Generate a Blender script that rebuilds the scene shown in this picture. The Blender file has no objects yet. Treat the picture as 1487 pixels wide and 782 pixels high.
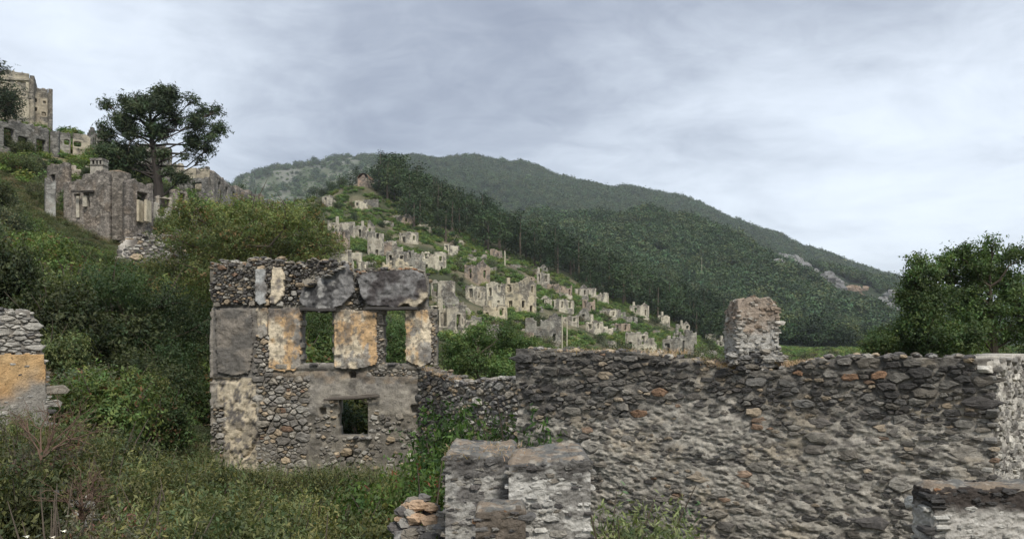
import bpy, math, random
import numpy as np
from mathutils import Vector
random.seed(7); RS = np.random.RandomState(11)
SC = bpy.context.scene; COL = SC.collection
R = math.radians
# ------------------------------------------------------------------ camera, sky, sun, exposure
F, CX, HY = 1150.0, 743.5, 490.0            # focal length and horizon in photo pixels; camera stands at the origin
cam_d = bpy.data.cameras.new('camera'); cam = bpy.data.objects.new('camera', cam_d); COL.objects.link(cam)
cam.location = (0, 0, 0); cam.rotation_euler = (R(90), 0, 0)
cam_d.sensor_width = 36; cam_d.lens = 36 * F / 1487; cam_d.shift_y = (HY - 391) / 1487
cam_d.clip_start = 0.1; cam_d.clip_end = 20000
SC.camera = cam
SC.view_settings.view_transform = 'Standard'; SC.view_settings.look = 'None'
SC.view_settings.exposure = 1.2; SC.view_settings.gamma = 1.0
SC.view_settings.use_curve_mapping = False
try:
    SC.cycles.use_denoising = True; SC.cycles.max_bounces = 6; SC.cycles.diffuse_bounces = 3
    SC.cycles.transparent_max_bounces = 8; SC.cycles.volume_bounces = 1
except Exception: pass
SUN_EL, SUN_AZ = R(48), R(158)               # azimuth clockwise from +Y
sd = bpy.data.lights.new('sun', 'SUN'); sd.energy = 1.5; sd.angle = R(14); sd.color = (1, .955, .89)
so = bpy.data.objects.new('sun', sd); COL.objects.link(so)
sdir = Vector((math.sin(SUN_AZ)*math.cos(SUN_EL), math.cos(SUN_AZ)*math.cos(SUN_EL), math.sin(SUN_EL)))
so.rotation_euler = sdir.to_track_quat('Z', 'Y').to_euler()

def dirpx(px, py):
    return Vector(((px-CX)/F, 1, (HY-py)/F)).normalized()

class NT:
    def __init__(s, tree): s.t = tree; s.n = tree.nodes; s.l = tree.links; s.n.clear()
    def add(s, typ, **kw):
        n = s.n.new(typ)
        for k, v in kw.items(): setattr(n, k, v)
        return n
    def link(s, a, b): s.l.new(a, b)
    def val(s, sock, v):
        if isinstance(v, bpy.types.NodeSocket): s.l.new(v, sock)
        else: sock.default_value = v
    def math(s, op, a, b=0.0, clamp=False):
        n = s.n.new('ShaderNodeMath'); n.operation = op; n.use_clamp = clamp
        s.val(n.inputs[0], a); s.val(n.inputs[1], b); return n.outputs[0]
    def vmath(s, op, a, b=None):
        n = s.n.new('ShaderNodeVectorMath'); n.operation = op
        s.val(n.inputs[0], a)
        if b is not None: s.val(n.inputs[1], b)
        return n
    def mix(s, f, a, b, blend='MIX'):
        n = s.n.new('ShaderNodeMix'); n.data_type = 'RGBA'; n.blend_type = blend
        s.val(n.inputs[0], f); s.val(n.inputs[6], a); s.val(n.inputs[7], b); return n.outputs[2]
    def noise(s, vec, scale, detail=4, rough=.55, dist=0.0):
        n = s.n.new('ShaderNodeTexNoise'); n.inputs['Scale'].default_value = scale
        n.inputs['Detail'].default_value = detail; n.inputs['Roughness'].default_value = rough
        n.inputs['Distortion'].default_value = dist
        if vec is not None: s.l.new(vec, n.inputs['Vector'])
        return n.outputs['Fac']
    def ramp(s, f, a, b):
        n = s.n.new('ShaderNodeMapRange'); n.interpolation_type = 'SMOOTHSTEP'
        s.val(n.inputs[0], f); n.inputs[1].default_value = a; n.inputs[2].default_value = b; return n.outputs[0]

world = bpy.data.worlds.new('World'); SC.world = world; world.use_nodes = True
w = NT(world.node_tree)
tc = w.add('ShaderNodeTexCoord'); d = tc.outputs['Generated']
sep = w.add('ShaderNodeSeparateXYZ'); w.link(d, sep.inputs[0])
zz = w.math('MAXIMUM', w.math('ADD', sep.outputs[2], .16), .05)
cmb = w.add('ShaderNodeCombineXYZ')
w.link(w.math('DIVIDE', sep.outputs[0], zz), cmb.inputs[0]); w.link(w.math('DIVIDE', sep.outputs[1], zz), cmb.inputs[1])
cmb.inputs[2].default_value = 3.7
n1 = w.noise(cmb.outputs[0], .55, 5, .5, .5)
n2 = w.noise(cmb.outputs[0], 1.5, 8, .6, .8); n3 = w.noise(cmb.outputs[0], 5.5, 8, .62, 1.2)
def blob(px, py, tight):
    dt = w.vmath('DOT_PRODUCT', d, tuple(dirpx(px, py))).outputs['Value']
    return w.math('POWER', w.math('MAXIMUM', dt, 0.0), tight)
k = w.math('ADD', w.math('MULTIPLY', w.math('SUBTRACT', n1, .5), .9), w.math('MULTIPLY', w.math('SUBTRACT', n2, .5), .85))
k = w.math('ADD', k, w.math('MULTIPLY', w.math('SUBTRACT', n3, .5), .34)); k = w.math('ADD', k, .40)
k = w.math('ADD', k, w.math('MULTIPLY', blob(1270, 270, 22), .30))
k = w.math('ADD', k, w.math('MULTIPLY', blob(1420, 120, 90), .16))
k = w.math('ADD', k, w.math('MULTIPLY', blob(190, 200, 50), .20))
k = w.math('SUBTRACT', k, w.math('MULTIPLY', blob(620, 50, 20), .22))
k = w.math('SUBTRACT', k, w.math('MULTIPLY', blob(520, 165, 160), .22))
k = w.math('SUBTRACT', k, w.math('MULTIPLY', blob(1330, -40, 120), .42))
k = w.math('SUBTRACT', k, w.math('MULTIPLY', blob(850, 50, 50), .16))
kk = w.ramp(k, -.18, .98)
ccol = w.mix(kk, (1.32, 1.5, 1.92, 1), (4.4, 4.78, 5.25, 1))
sky = w.add('ShaderNodeTexSky'); sky.sky_type = 'NISHITA'; sky.sun_disc = False
sky.sun_elevation = SUN_EL; sky.sun_rotation = SUN_AZ
ccol = w.mix(.93, sky.outputs[0], ccol)
bg = w.add('ShaderNodeBackground'); w.link(ccol, bg.inputs[0]); bg.inputs[1].default_value = .1
wo = w.add('ShaderNodeOutputWorld'); w.link(bg.outputs[0], wo.inputs[0])

# ------------------------------------------------------------------ numpy noise
def _h(ix, iy, iz, seed):
    n = (ix.astype(np.int64)*374761393 + iy.astype(np.int64)*668265263 + iz.astype(np.int64)*1274126177 + seed*974711) & 0xffffffff
    n = ((n ^ (n >> 13))*1103515245) & 0xffffffff
    n = ((n ^ (n >> 16))*2246822519) & 0xffffffff
    return ((n ^ (n >> 15)) & 0xffffff)/float(0xffffff)
def vn(x, y, z=0.0, seed=0):
    x, y, z = np.broadcast_arrays(np.asarray(x, float), np.asarray(y, float), np.asarray(z, float))
    fx, fy, fz = np.floor(x), np.floor(y), np.floor(z)
    a, b, c = x-fx, y-fy, z-fz
    a, b, c = a*a*(3-2*a), b*b*(3-2*b), c*c*(3-2*c)
    out = 0
    for i in (0, 1):
        for j in (0, 1):
            for k_ in (0, 1):
                wgt = (a if i else 1-a)*(b if j else 1-b)*(c if k_ else 1-c)
                out = out + wgt*_h(fx+i, fy+j, fz+k_, seed)
    return out
def fbm(x, y, z=0.0, seed=0, o=4, r=.5):
    s, amp, tot = 0, 1.0, 0
    for i in range(o):
        s = s + amp*vn(np.asarray(x)*2**i+i*17.3, np.asarray(y)*2**i-i*9.1, np.asarray(z)*2**i, seed+i); tot += amp; amp *= r
    return s/tot
def ss(x, a, b):
    t = np.clip((np.asarray(x, float)-a)/(b-a), 0, 1); return t*t*(3-2*t)
def lerp(a, b, t):
    t = np.asarray(t)[..., None]; return np.asarray(a)*(1-t)+np.asarray(b)*t
def P(px, py, Y): return np.array([(px-CX)/F*Y, Y, (HY-py)/F*Y])

# ------------------------------------------------------------------ object helpers
def meta(o, label=None, cat=None, group=None, kind=None):
    if label: o['label'] = label
    if cat: o['category'] = cat
    if group: o['group'] = group
    if kind: o['kind'] = kind
    return o
def empty(name, loc, label, cat, group=None):
    o = bpy.data.objects.new(name, None); COL.objects.link(o); o.location = tuple(loc); o.empty_display_size = .2
    return meta(o, label, cat, group)
def mesh_data(name, V, Fc, mat, col=None, smooth=False):
    V = np.asarray(V, np.float32); Fc = np.asarray(Fc, np.int32)
    m = bpy.data.meshes.new(name); n, kf = Fc.shape
    m.vertices.add(len(V)); m.vertices.foreach_set('co', V.ravel())
    m.loops.add(n*kf); m.loops.foreach_set('vertex_index', Fc.ravel())
    m.polygons.add(n); m.polygons.foreach_set('loop_start', np.arange(0, n*kf, kf, dtype=np.int32))
    if smooth: m.polygons.foreach_set('use_smooth', np.ones(n, bool))
    else: m.polygons.foreach_set('use_smooth', np.zeros(n, bool))
    m.update(calc_edges=True)
    if col is not None:
        a = m.color_attributes.new('col', 'FLOAT_COLOR', 'POINT')
        c = np.ones((len(V), 4), np.float32); c[:, :3] = np.clip(col, 0, 1); a.data.foreach_set('color', c.ravel())
    m.materials.append(mat)
    return m
def mk(name, V, Fc, mat, parent=None, col=None, smooth=False):
    V = np.asarray(V, float)
    if parent is not None: V = V - np.array(parent.location)
    o = bpy.data.objects.new(name, mesh_data(name, V, Fc, mat, col, smooth)); COL.objects.link(o)
    if parent is not None: o.parent = parent
    return o
def dup(root, loc, rotz=0.0, scale=(1, 1, 1), label=None):
    r = root.copy(); COL.objects.link(r); r.location = tuple(loc); r.rotation_euler = (0, 0, rotz); r.scale = scale
    if label: r['label'] = label
    for ch in list(root.children):
        c = ch.copy(); COL.objects.link(c); c.parent = r
        for g in list(ch.children):
            e = g.copy(); COL.objects.link(e); e.parent = c
    return r
def merge(parts):
    Vs, Fs, Cs, n = [], [], [], 0
    for V, Fc, C in parts:
        Vs.append(V); Fs.append(np.asarray(Fc)+n); Cs.append(C); n += len(V)
    return np.concatenate(Vs), np.concatenate(Fs), np.concatenate(Cs)
def tube(pts, rad, sides=7, col=(.1, .08, .06)):
    pts = np.asarray(pts, float); n = len(pts); V = []
    for i in range(n):
        t = pts[min(i+1, n-1)]-pts[max(i-1, 0)]; t = t/(np.linalg.norm(t)+1e-9)
        a = np.cross(t, (0, 1, 0) if abs(t[1]) < .9 else (1, 0, 0)); a /= np.linalg.norm(a); b = np.cross(t, a)
        for j in range(sides):
            an = 2*math.pi*j/sides; V.append(pts[i]+rad[i]*(a*math.cos(an)+b*math.sin(an)))
    Fc = []
    for i in range(n-1):
        for j in range(sides):
            p, q = i*sides+j, i*sides+(j+1) % sides; Fc.append((p, q, q+sides, p+sides))
    V = np.array(V); return V, np.array(Fc), np.tile(np.array(col, float), (len(V), 1))

# ------------------------------------------------------------------ materials
def masonry_mat(name, scale, bump, lo=.62, hi=1.32, dist=.03, rough=.93, gain=(1, 1, 1), vor=0):
    m = bpy.data.materials.new(name); m.use_nodes = True; t = NT(m.node_tree)
    at = t.add('ShaderNodeAttribute', attribute_name='col'); tc = t.add('ShaderNodeTexCoord'); o = tc.outputs['Object']
    a = t.noise(o, scale, 8, .62); b = t.noise(o, scale*4.3, 6, .7)
    fac = t.math('ADD', t.math('MULTIPLY', a, .6), t.math('MULTIPLY', b, .5))
    mr = t.add('ShaderNodeMapRange'); t.link(fac, mr.inputs[0]); mr.inputs[1].default_value = .33; mr.inputs[2].default_value = .76
    mr.inputs[3].default_value = lo; mr.inputs[4].default_value = hi
    c = t.mix(1.0, at.outputs['Color'], mr.outputs[0], 'MULTIPLY')
    c = t.mix(1.0, c, (*gain, 1), 'MULTIPLY')
    if vor:
        mp = t.add('ShaderNodeMapping'); mp.inputs['Scale'].default_value = (vor, vor, vor*1.8); t.link(t.vmath('ADD', o, t.vmath('SCALE', t.add('ShaderNodeTexNoise').outputs['Color']).outputs[0]).outputs[0], mp.inputs[0])
        for n_ in t.n:
            if n_.bl_idname == 'ShaderNodeVectorMath' and n_.operation == 'SCALE': n_.inputs['Scale'].default_value = .12
            if n_.bl_idname == 'ShaderNodeTexNoise' and not n_.inputs['Vector'].is_linked: t.link(o, n_.inputs['Vector']); n_.inputs['Scale'].default_value = vor*1.5
        v1 = t.add('ShaderNodeTexVoronoi'); t.link(mp.outputs[0], v1.inputs['Vector']); v1.inputs['Scale'].default_value = 1
        v2 = t.add('ShaderNodeTexVoronoi', feature='DISTANCE_TO_EDGE'); t.link(mp.outputs[0], v2.inputs['Vector']); v2.inputs['Scale'].default_value = 1
        sc_ = t.add('ShaderNodeSeparateColor'); t.link(v1.outputs['Color'], sc_.inputs[0]); lum = t.add('ShaderNodeSeparateColor'); t.link(at.outputs['Color'], lum.inputs[0])
        cell = t.math('ADD', t.math('MULTIPLY', sc_.outputs[0], .75), .62)
        joint = t.math('ADD', t.math('MULTIPLY', t.ramp(v2.outputs['Distance'], .02, .12), .45), .55)
        st = t.mix(1.0, c, t.math('MULTIPLY', cell, joint), 'MULTIPLY')
        c = t.mix(t.math('SUBTRACT', 1.0, t.math('MULTIPLY', t.ramp(lum.outputs[0], .20, .34), .85)), c, st)
    pits = t.ramp(t.noise(o, scale*2.1, 5, .75), .62, .70)
    c = t.mix(t.math('MULTIPLY', pits, .55), c, (.028, .026, .024, 1))
    lic = t.ramp(t.noise(o, scale*1.3, 6, .7, .4), .64, .72)
    c = t.mix(t.math('MULTIPLY', lic, .38), c, (.40, .385, .35, 1))
    bs = t.add('ShaderNodeBsdfPrincipled'); t.link(c, bs.inputs['Base Color']); bs.inputs['Roughness'].default_value = rough
    bs.inputs['Specular IOR Level'].default_value = .25
    bp = t.add('ShaderNodeBump'); bp.inputs['Strength'].default_value = bump; bp.inputs['Distance'].default_value = dist
    t.link(t.math('SUBTRACT', fac, t.math('MULTIPLY', pits, .35)), bp.inputs['Height']); t.link(bp.outputs[0], bs.inputs['Normal'])
    ou = t.add('ShaderNodeOutputMaterial'); t.link(bs.outputs[0], ou.inputs[0]); return m
def leaf_mat(name, trans=.30, var=.35, gain=1.5):
    m = bpy.data.materials.new(name); m.use_nodes = True; t = NT(m.node_tree)
    at = t.add('ShaderNodeAttribute', attribute_name='col'); oi = t.add('ShaderNodeObjectInfo')
    mr = t.add('ShaderNodeMapRange'); t.link(oi.outputs['Random'], mr.inputs[0]); mr.inputs[3].default_value = (1-var)*gain; mr.inputs[4].default_value = (1+var)*gain
    c = t.mix(1.0, at.outputs['Color'], mr.outputs[0], 'MULTIPLY')
    r2 = t.math('FRACT', t.math('MULTIPLY', oi.outputs['Random'], 37.7))
    c = t.mix(t.math('MULTIPLY', r2, .35), c, t.mix(1.0, c, (1.35, .95, .75, 1), 'MULTIPLY'))
    df = t.add('ShaderNodeBsdfPrincipled'); t.link(c, df.inputs['Base Color']); df.inputs['Roughness'].default_value = .62
    df.inputs['Specular IOR Level'].default_value = .3
    tr = t.add('ShaderNodeBsdfTranslucent'); t.link(t.mix(1.0, c, (1.25, 1.35, .6, 1), 'MULTIPLY'), tr.inputs[0])
    mx = t.add('ShaderNodeMixShader'); mx.inputs[0].default_value = trans
    t.link(df.outputs[0], mx.inputs[1]); t.link(tr.outputs[0], mx.inputs[2])
    ou = t.add('ShaderNodeOutputMaterial'); t.link(mx.outputs[0], ou.inputs[0]); return m
def ground_mat():
    m = bpy.data.materials.new('ground_earth'); m.use_nodes = True; t = NT(m.node_tree)
    at = t.add('ShaderNodeAttribute', attribute_name='col'); g = t.add('ShaderNodeNewGeometry'); o = g.outputs['Position']
    a = t.noise(o, .35, 10, .68); b = t.noise(o, 2.6, 6, .65)
    fac = t.math('ADD', t.math('MULTIPLY', a, .55), t.math('MULTIPLY', b, .45))
    mr = t.add('ShaderNodeMapRange'); t.link(fac, mr.inputs[0]); mr.inputs[1].default_value = .32; mr.inputs[2].default_value = .68
    mr.inputs[3].default_value = .45; mr.inputs[4].default_value = 1.6
    c = t.mix(1.0, at.outputs['Color'], mr.outputs[0], 'MULTIPLY')
    rk = t.ramp(t.noise(o, .14, 9, .7, .5), .60, .68)
    c = t.mix(t.math('MULTIPLY', rk, .45), c, (.24, .22, .19, 1))
    bs = t.add('ShaderNodeBsdfPrincipled'); t.link(c, bs.inputs['Base Color']); bs.inputs['Roughness'].default_value = .95
    bs.inputs['Specular IOR Level'].default_value = .1
    bp = t.add('ShaderNodeBump'); bp.inputs['Strength'].default_value = .8; bp.inputs['Distance'].default_value = .5
    t.link(fac, bp.inputs['Height']); t.link(bp.outputs[0], bs.inputs['Normal'])
    ou = t.add('ShaderNodeOutputMaterial'); t.link(bs.outputs[0], ou.inputs[0]); return m
M_near = masonry_mat('weathered_masonry', 14, 1.0, lo=.5, hi=1.5, dist=.035, gain=(1.5, 1.46, 1.39))
M_ruin = masonry_mat('weathered_plaster', 7, 1.0, lo=.5, hi=1.45, dist=.05, gain=(1.3, 1.25, 1.18))
M_far = masonry_mat('far_masonry', 2.2, .8, lo=.55, hi=1.4, dist=.15, gain=(1.14, 1.15, 1.13), vor=1.9)
M_mid = masonry_mat('slope_masonry', 4.2, .9, lo=.5, hi=1.4, dist=.09, gain=(1.35, 1.28, 1.2), vor=3.2)
M_cliff = masonry_mat('cliff_rock', .16, 1.0, lo=.5, hi=1.4, dist=2.5)
M_leaf = leaf_mat('leaves'); M_needle = leaf_mat('needles', .12, .22)
M_bark = masonry_mat('bark', 8, .8, lo=.7, hi=1.3)
M_ground = ground_mat()

# ------------------------------------------------------------------ terrain
CP = []
def cz(Y, *pz):
    for px, z in pz: CP.append(((px-CX)/F, math.log(Y), z/Y))
def cp(Y, *pp):
    for px, py in pp: CP.append(((px-CX)/F, math.log(Y), (HY-py)/F))
cz(1.5, (-900, -1.7), (-300, -1.75), (400, -1.75), (1100, -1.75), (1800, -1.75), (2400, -1.75))
cz(6, (-900, -.6), (-300, -1.3), (0, -2.7), (300, -3.2), (700, -3.4), (1100, -3.3), (1800, -2.8), (2400, -2.8))
cz(14, (-600, 1.5), (0, -1.8), (300, -3.3), (700, -3.7), (1200, -3.6), (1800, -3.3), (2400, -3.3))
cz(20, (-600, 5), (-100, 1.0), (0, .2), (150, -1.4), (300, -3.2), (470, -3.5), (640, -3.6), (900, -3.8), (1500, -3.8), (2400, -3.8))
cz(32, (-600, 11), (-50, 4), (100, 2.0), (200, .2), (300, -1.8), (480, -3.2), (640, -4), (900, -4.2), (1500, -4.2), (2400, -4.2))
cz(50, (-600, 22), (-50, 10), (50, 6.6), (200, 4.0), (330, 1.5), (480, -1.4), (700, -4.2), (1100, -4.8), (1500, -4.8), (2400, -4.8))
cp(65, (-600, 60), (0, 258), (80, 305), (170, 345), (260, 352), (340, 375), (450, 425), (600, 490), (740, 540), (1100, 568), (1500, 568), (2400, 568))
cp(90, (0, 228), (100, 238), (170, 268), (240, 288), (330, 330))
cp(100, (-600, 0), (-80, 160), (0, 195), (100, 218), (180, 242), (250, 270), (330, 308), (400, 355), (500, 408), (650, 493), (760, 518), (1000, 530), (1500, 535), (2400, 535))
cp(115, (-80, 142), (0, 178), (60, 184), (120, 196), (180, 216), (250, 252), (300, 275), (370, 298), (420, 325), (500, 390), (600, 455))
cp(130, (700, 470), (790, 507), (900, 518), (1100, 528))
cp(150, (-600, 60), (-80, 200), (0, 225), (120, 240), (250, 285), (350, 312), (420, 335), (490, 362), (540, 378), (600, 404), (680, 445), (740, 460), (800, 484), (900, 508), (1000, 517), (1500, 524), (2400, 524))
cp(170, (430, 335), (500, 352), (550, 376), (600, 398), (650, 395), (700, 442), (760, 450), (820, 468), (900, 497), (1000, 511), (1500, 518))
cp(210, (300, 320), (400, 325), (490, 332), (545, 345), (600, 356), (650, 369), (700, 385), (740, 398), (800, 425), (860, 450), (930, 478), (1000, 497), (1060, 506), (1500, 512), (2400, 512))
cp(240, (430, 300), (500, 298), (560, 318), (620, 340), (660, 354), (720, 376), (800, 406), (860, 432), (920, 458), (980, 482), (1050, 502), (1500, 508))
cp(265, (-100, 330), (400, 300), (460, 290), (500, 272), (530, 267), (560, 280), (600, 300), (660, 330), (740, 366), (820, 400), (900, 438), (980, 470), (1040, 496), (1300, 505), (1500, 505), (2400, 505))
cp(330, (400, 322), (530, 295), (570, 284), (620, 303), (680, 330), (740, 355), (820, 388), (900, 422), (1000, 460), (1060, 484), (1150, 500), (1300, 503), (1500, 503))
cp(450, (-600, 400), (100, 390), (400, 345), (570, 335), (740, 378), (900, 425), (1000, 455), (1100, 484), (1200, 496), (1300, 500), (1500, 500), (2400, 500))
cp(600, (400, 345), (740, 352), (880, 368), (1000, 400), (1100, 430), (1200, 462), (1300, 487), (1500, 495), (2400, 495))
cp(760, (100, 390), (400, 340), (600, 340), (740, 330), (800, 318), (880, 312), (940, 319), (1000, 339), (1060, 358), (1130, 381), (1200, 410), (1260, 432), (1310, 448), (1400, 474), (1500, 487), (2400, 490))
cp(1080, (400, 320), (560, 310), (740, 358), (880, 352), (1000, 372), (1100, 390), (1200, 418), (1310, 440), (1500, 475))
cp(2100, (-600, 420), (100, 330), (200, 310), (300, 287), (360, 263), (430, 249), (500, 237), (560, 235), (600, 233), (650, 240), (740, 243), (800, 261), (870, 281), (930, 285), (980, 293), (1010, 306), (1050, 328), (1100, 348), (1150, 359), (1200, 381), (1250, 403), (1310, 421), (1400, 447), (1500, 468), (1700, 480), (2400, 485))
cp(2800, (-600, 440), (100, 380), (360, 330), (600, 320), (900, 350), (1100, 400), (1300, 450), (1500, 478), (2400, 486))
cp(4200, (-600, 470), (300, 440), (900, 440), (1200, 440), (1350, 440), (1450, 448), (1600, 462), (2400, 480))
cp(6000, (-600, 484), (500, 484), (1500, 484), (2400, 484))
CP = np.array(CP); KU, KL = 2.6, 1.0
_A = CP[:, :2]*[KU, KL]
_D = np.sqrt(((_A[:, None]-_A[None])**2).sum(-1))
_n = len(CP); _M = np.zeros((_n+3, _n+3)); _M[:_n, :_n] = _D; _M[:_n, _n] = 1; _M[:_n, _n+1:] = _A; _M[_n, :_n] = 1; _M[_n+1:, :_n] = _A.T
_W = np.linalg.solve(_M + np.diag([1e-6]*_n+[0]*3), np.r_[CP[:, 2], 0, 0, 0])
def ground(x, y):
    x = np.atleast_1d(np.asarray(x, float)); y = np.atleast_1d(np.asarray(y, float)); sh = x.shape; x, y = x.ravel(), y.ravel()
    r = np.hypot(x, y); az = np.abs(np.arctan2(x, y)); yy = np.where(az < R(52), y, r*math.cos(R(52)))
    yy = np.maximum(yy, 1.2)
    u = np.clip(x/yy, -1.28, 1.28)
    out = np.empty(len(x))
    for i in range(0, len(x), 20000):
        q = np.c_[u[i:i+20000]*KU, np.log(yy[i:i+20000])*KL]
        dd = np.sqrt(((q[:, None]-_A[None])**2).sum(-1))
        out[i:i+20000] = dd@_W[:_n]+_W[_n]+q@_W[_n+1:]
    z = out*yy
    bk = ss(az, R(60), R(115)); z = z*(1-bk)+bk*np.minimum(-1.75, -1.75-.002*r)
    nz = (fbm(x/9, y/9, 0, 3)-.5)*.9*ss(r, 8, 60)+(fbm(x/60, y/60, 0, 5)-.5)*5*ss(r, 180, 500)+(fbm(x/1.7, y/1.7, 0, 8)-.5)*.25
    far = (np.abs(fbm(x/170, y/230, 0, 9, 4)-.5)*-2+.35)*44*ss(r, 430, 800)*(1-.3*ss(r, 1850, 2050))+(fbm(x/60, y/60, 0, 10, 4)-.5)*12*ss(r, 450, 900)
    return (z+nz+far).reshape(sh)
def gz(px, Y): return float(ground((px-CX)/F*Y, Y)[0])
def build_terrain():
    rad = np.r_[0.3, np.exp(np.linspace(math.log(1.2), math.log(6500), 300))]
    az = np.concatenate([np.linspace(-180, -46, 30)[:-1], np.linspace(-46, 46, 400), np.linspace(46, 180, 30)[1:]])
    az = np.radians(az); A_, R_ = np.meshgrid(az, rad, indexing='xy')
    X, Y = np.sin(A_)*R_, np.cos(A_)*R_
    Z = ground(X, Y); nr, na = X.shape
    V = np.c_[X.ravel(), Y.ravel(), Z.ravel()]
    i = np.arange(nr-1)[:, None]*na+np.arange(na-1)[None]
    Fc = np.stack([i, i+na, i+na+1, i+1], -1).reshape(-1, 4)[:, ::-1]
    x, y = X.ravel(), Y.ravel(); r = np.hypot(x, y)
    px = CX+F*x/np.maximum(y, 1)
    n = fbm(x/6, y/6, 0, 21); n2 = fbm(x/40, y/40, 0, 22)
    green, tan, rock, dk = np.array([.054, .060, .032]), np.array([.20, .165, .095]), np.array([.20, .195, .18]), np.array([.030, .040, .022])
    c = lerp(green, tan, ss(n, .42, .66)*.75)
    c = lerp(c, dk, ss(r, 10, 3)*.4)
    c = lerp(c, [.15, .135, .088], ss(r, 110, 150)*ss(n, .45, .62)*.7)
    forest = ss(r, 250, 300)*(1-ss(r, 3000, 3400))*ss(px, 540, 600)
    c = lerp(c, dk, forest)
    barren = ss(r, 600, 900)*(1-ss(px+(n2-.5)*260, 560, 680))
    c = lerp(c, lerp([.07, .085, .045], [.155, .155, .125], ss(fbm(x/25, y/25, 0, 24, 5), .42, .60)), barren)
    c = lerp(c, [.05, .065, .05], ss(r, 3000, 3500))
    o = mk('ground', V, Fc, M_ground, None, c, True); meta(o, kind='structure')
build_terrain()

# ------------------------------------------------------------------ relief walls
Z3 = np.array([0., 0., 1.])
def relief(name, O, U, N, rect, res, mask, depth, colf, thick, mat, parent, backnoise=.05, back=True):
    u0, u1, v0, v1 = rect; nu = max(2, int(round((u1-u0)/res))); nv = max(2, int(round((v1-v0)/res)))
    us = np.linspace(u0, u1, nu+1); vs = np.linspace(v0, v1, nv+1)
    uc, vc = np.meshgrid((us[1:]+us[:-1])/2, (vs[1:]+vs[:-1])/2, indexing='ij')
    mk_ = mask(uc, vc)
    Mp = np.zeros((nu+2, nv+2), bool); Mp[1:-1, 1:-1] = mk_
    UU, VV = np.meshgrid(us, vs, indexing='ij')
    cnt = np.zeros(UU.shape); su = np.zeros(UU.shape); sv = np.zeros(UU.shape); du, dv = us[1]-us[0], vs[1]-vs[0]
    for a in (0, 1):
        for b in (0, 1):
            q = Mp[a:a+nu+1, b:b+nv+1]; cnt += q; su += q*(a-.5)*du; sv += q*(b-.5)*dv
    edge = (cnt > 0) & (cnt < 4)
    UU = UU+np.where(edge, su/np.maximum(cnt, 1)*.55, 0); VV = VV+np.where(edge, sv/np.maximum(cnt, 1)*.55, 0)
    D = depth(UU, VV)
    Pf = O+UU[..., None]*U+VV[..., None]*Z3+D[..., None]*N
    bn = (fbm(UU*3, VV*3, 5.5, 71)-.5)*2*backnoise
    Pb = O+UU[..., None]*U+VV[..., None]*Z3-(thick+bn)[..., None]*N
    C = colf(UU, VV, D)
    idx = np.arange((nu+1)*(nv+1)).reshape(nu+1, nv+1); off = idx.size
    ii, jj = np.nonzero(mk_)
    a, b, c, d_ = idx[ii, jj], idx[ii+1, jj], idx[ii+1, jj+1], idx[ii, jj+1]
    fl = [np.c_[a, b, c, d_]]+([np.c_[a, d_, c, b]+off] if back else [])
    def side(i2, j2, p, q):
        e = ~Mp[ii+1+i2, jj+1+j2]
        fl.append(np.c_[q[e], p[e], p[e]+off, q[e]+off])
    side(-1, 0, d_, a); side(1, 0, b, c); side(0, -1, a, b); side(0, 1, c, d_)
    Fc = np.concatenate(fl); V = np.concatenate([Pf.reshape(-1, 3), Pb.reshape(-1, 3)]); C = np.concatenate([C.reshape(-1, 3)]*2)
    # orientation: U x Z should point along N, otherwise flip
    if np.dot(np.cross(U, Z3), N) < 0: Fc = Fc[:, ::-1]
    used, inv = np.unique(Fc, return_inverse=True); Fc = inv.reshape(Fc.shape)
    return mk(name, V[used], Fc, mat, parent, C[used], True)

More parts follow.
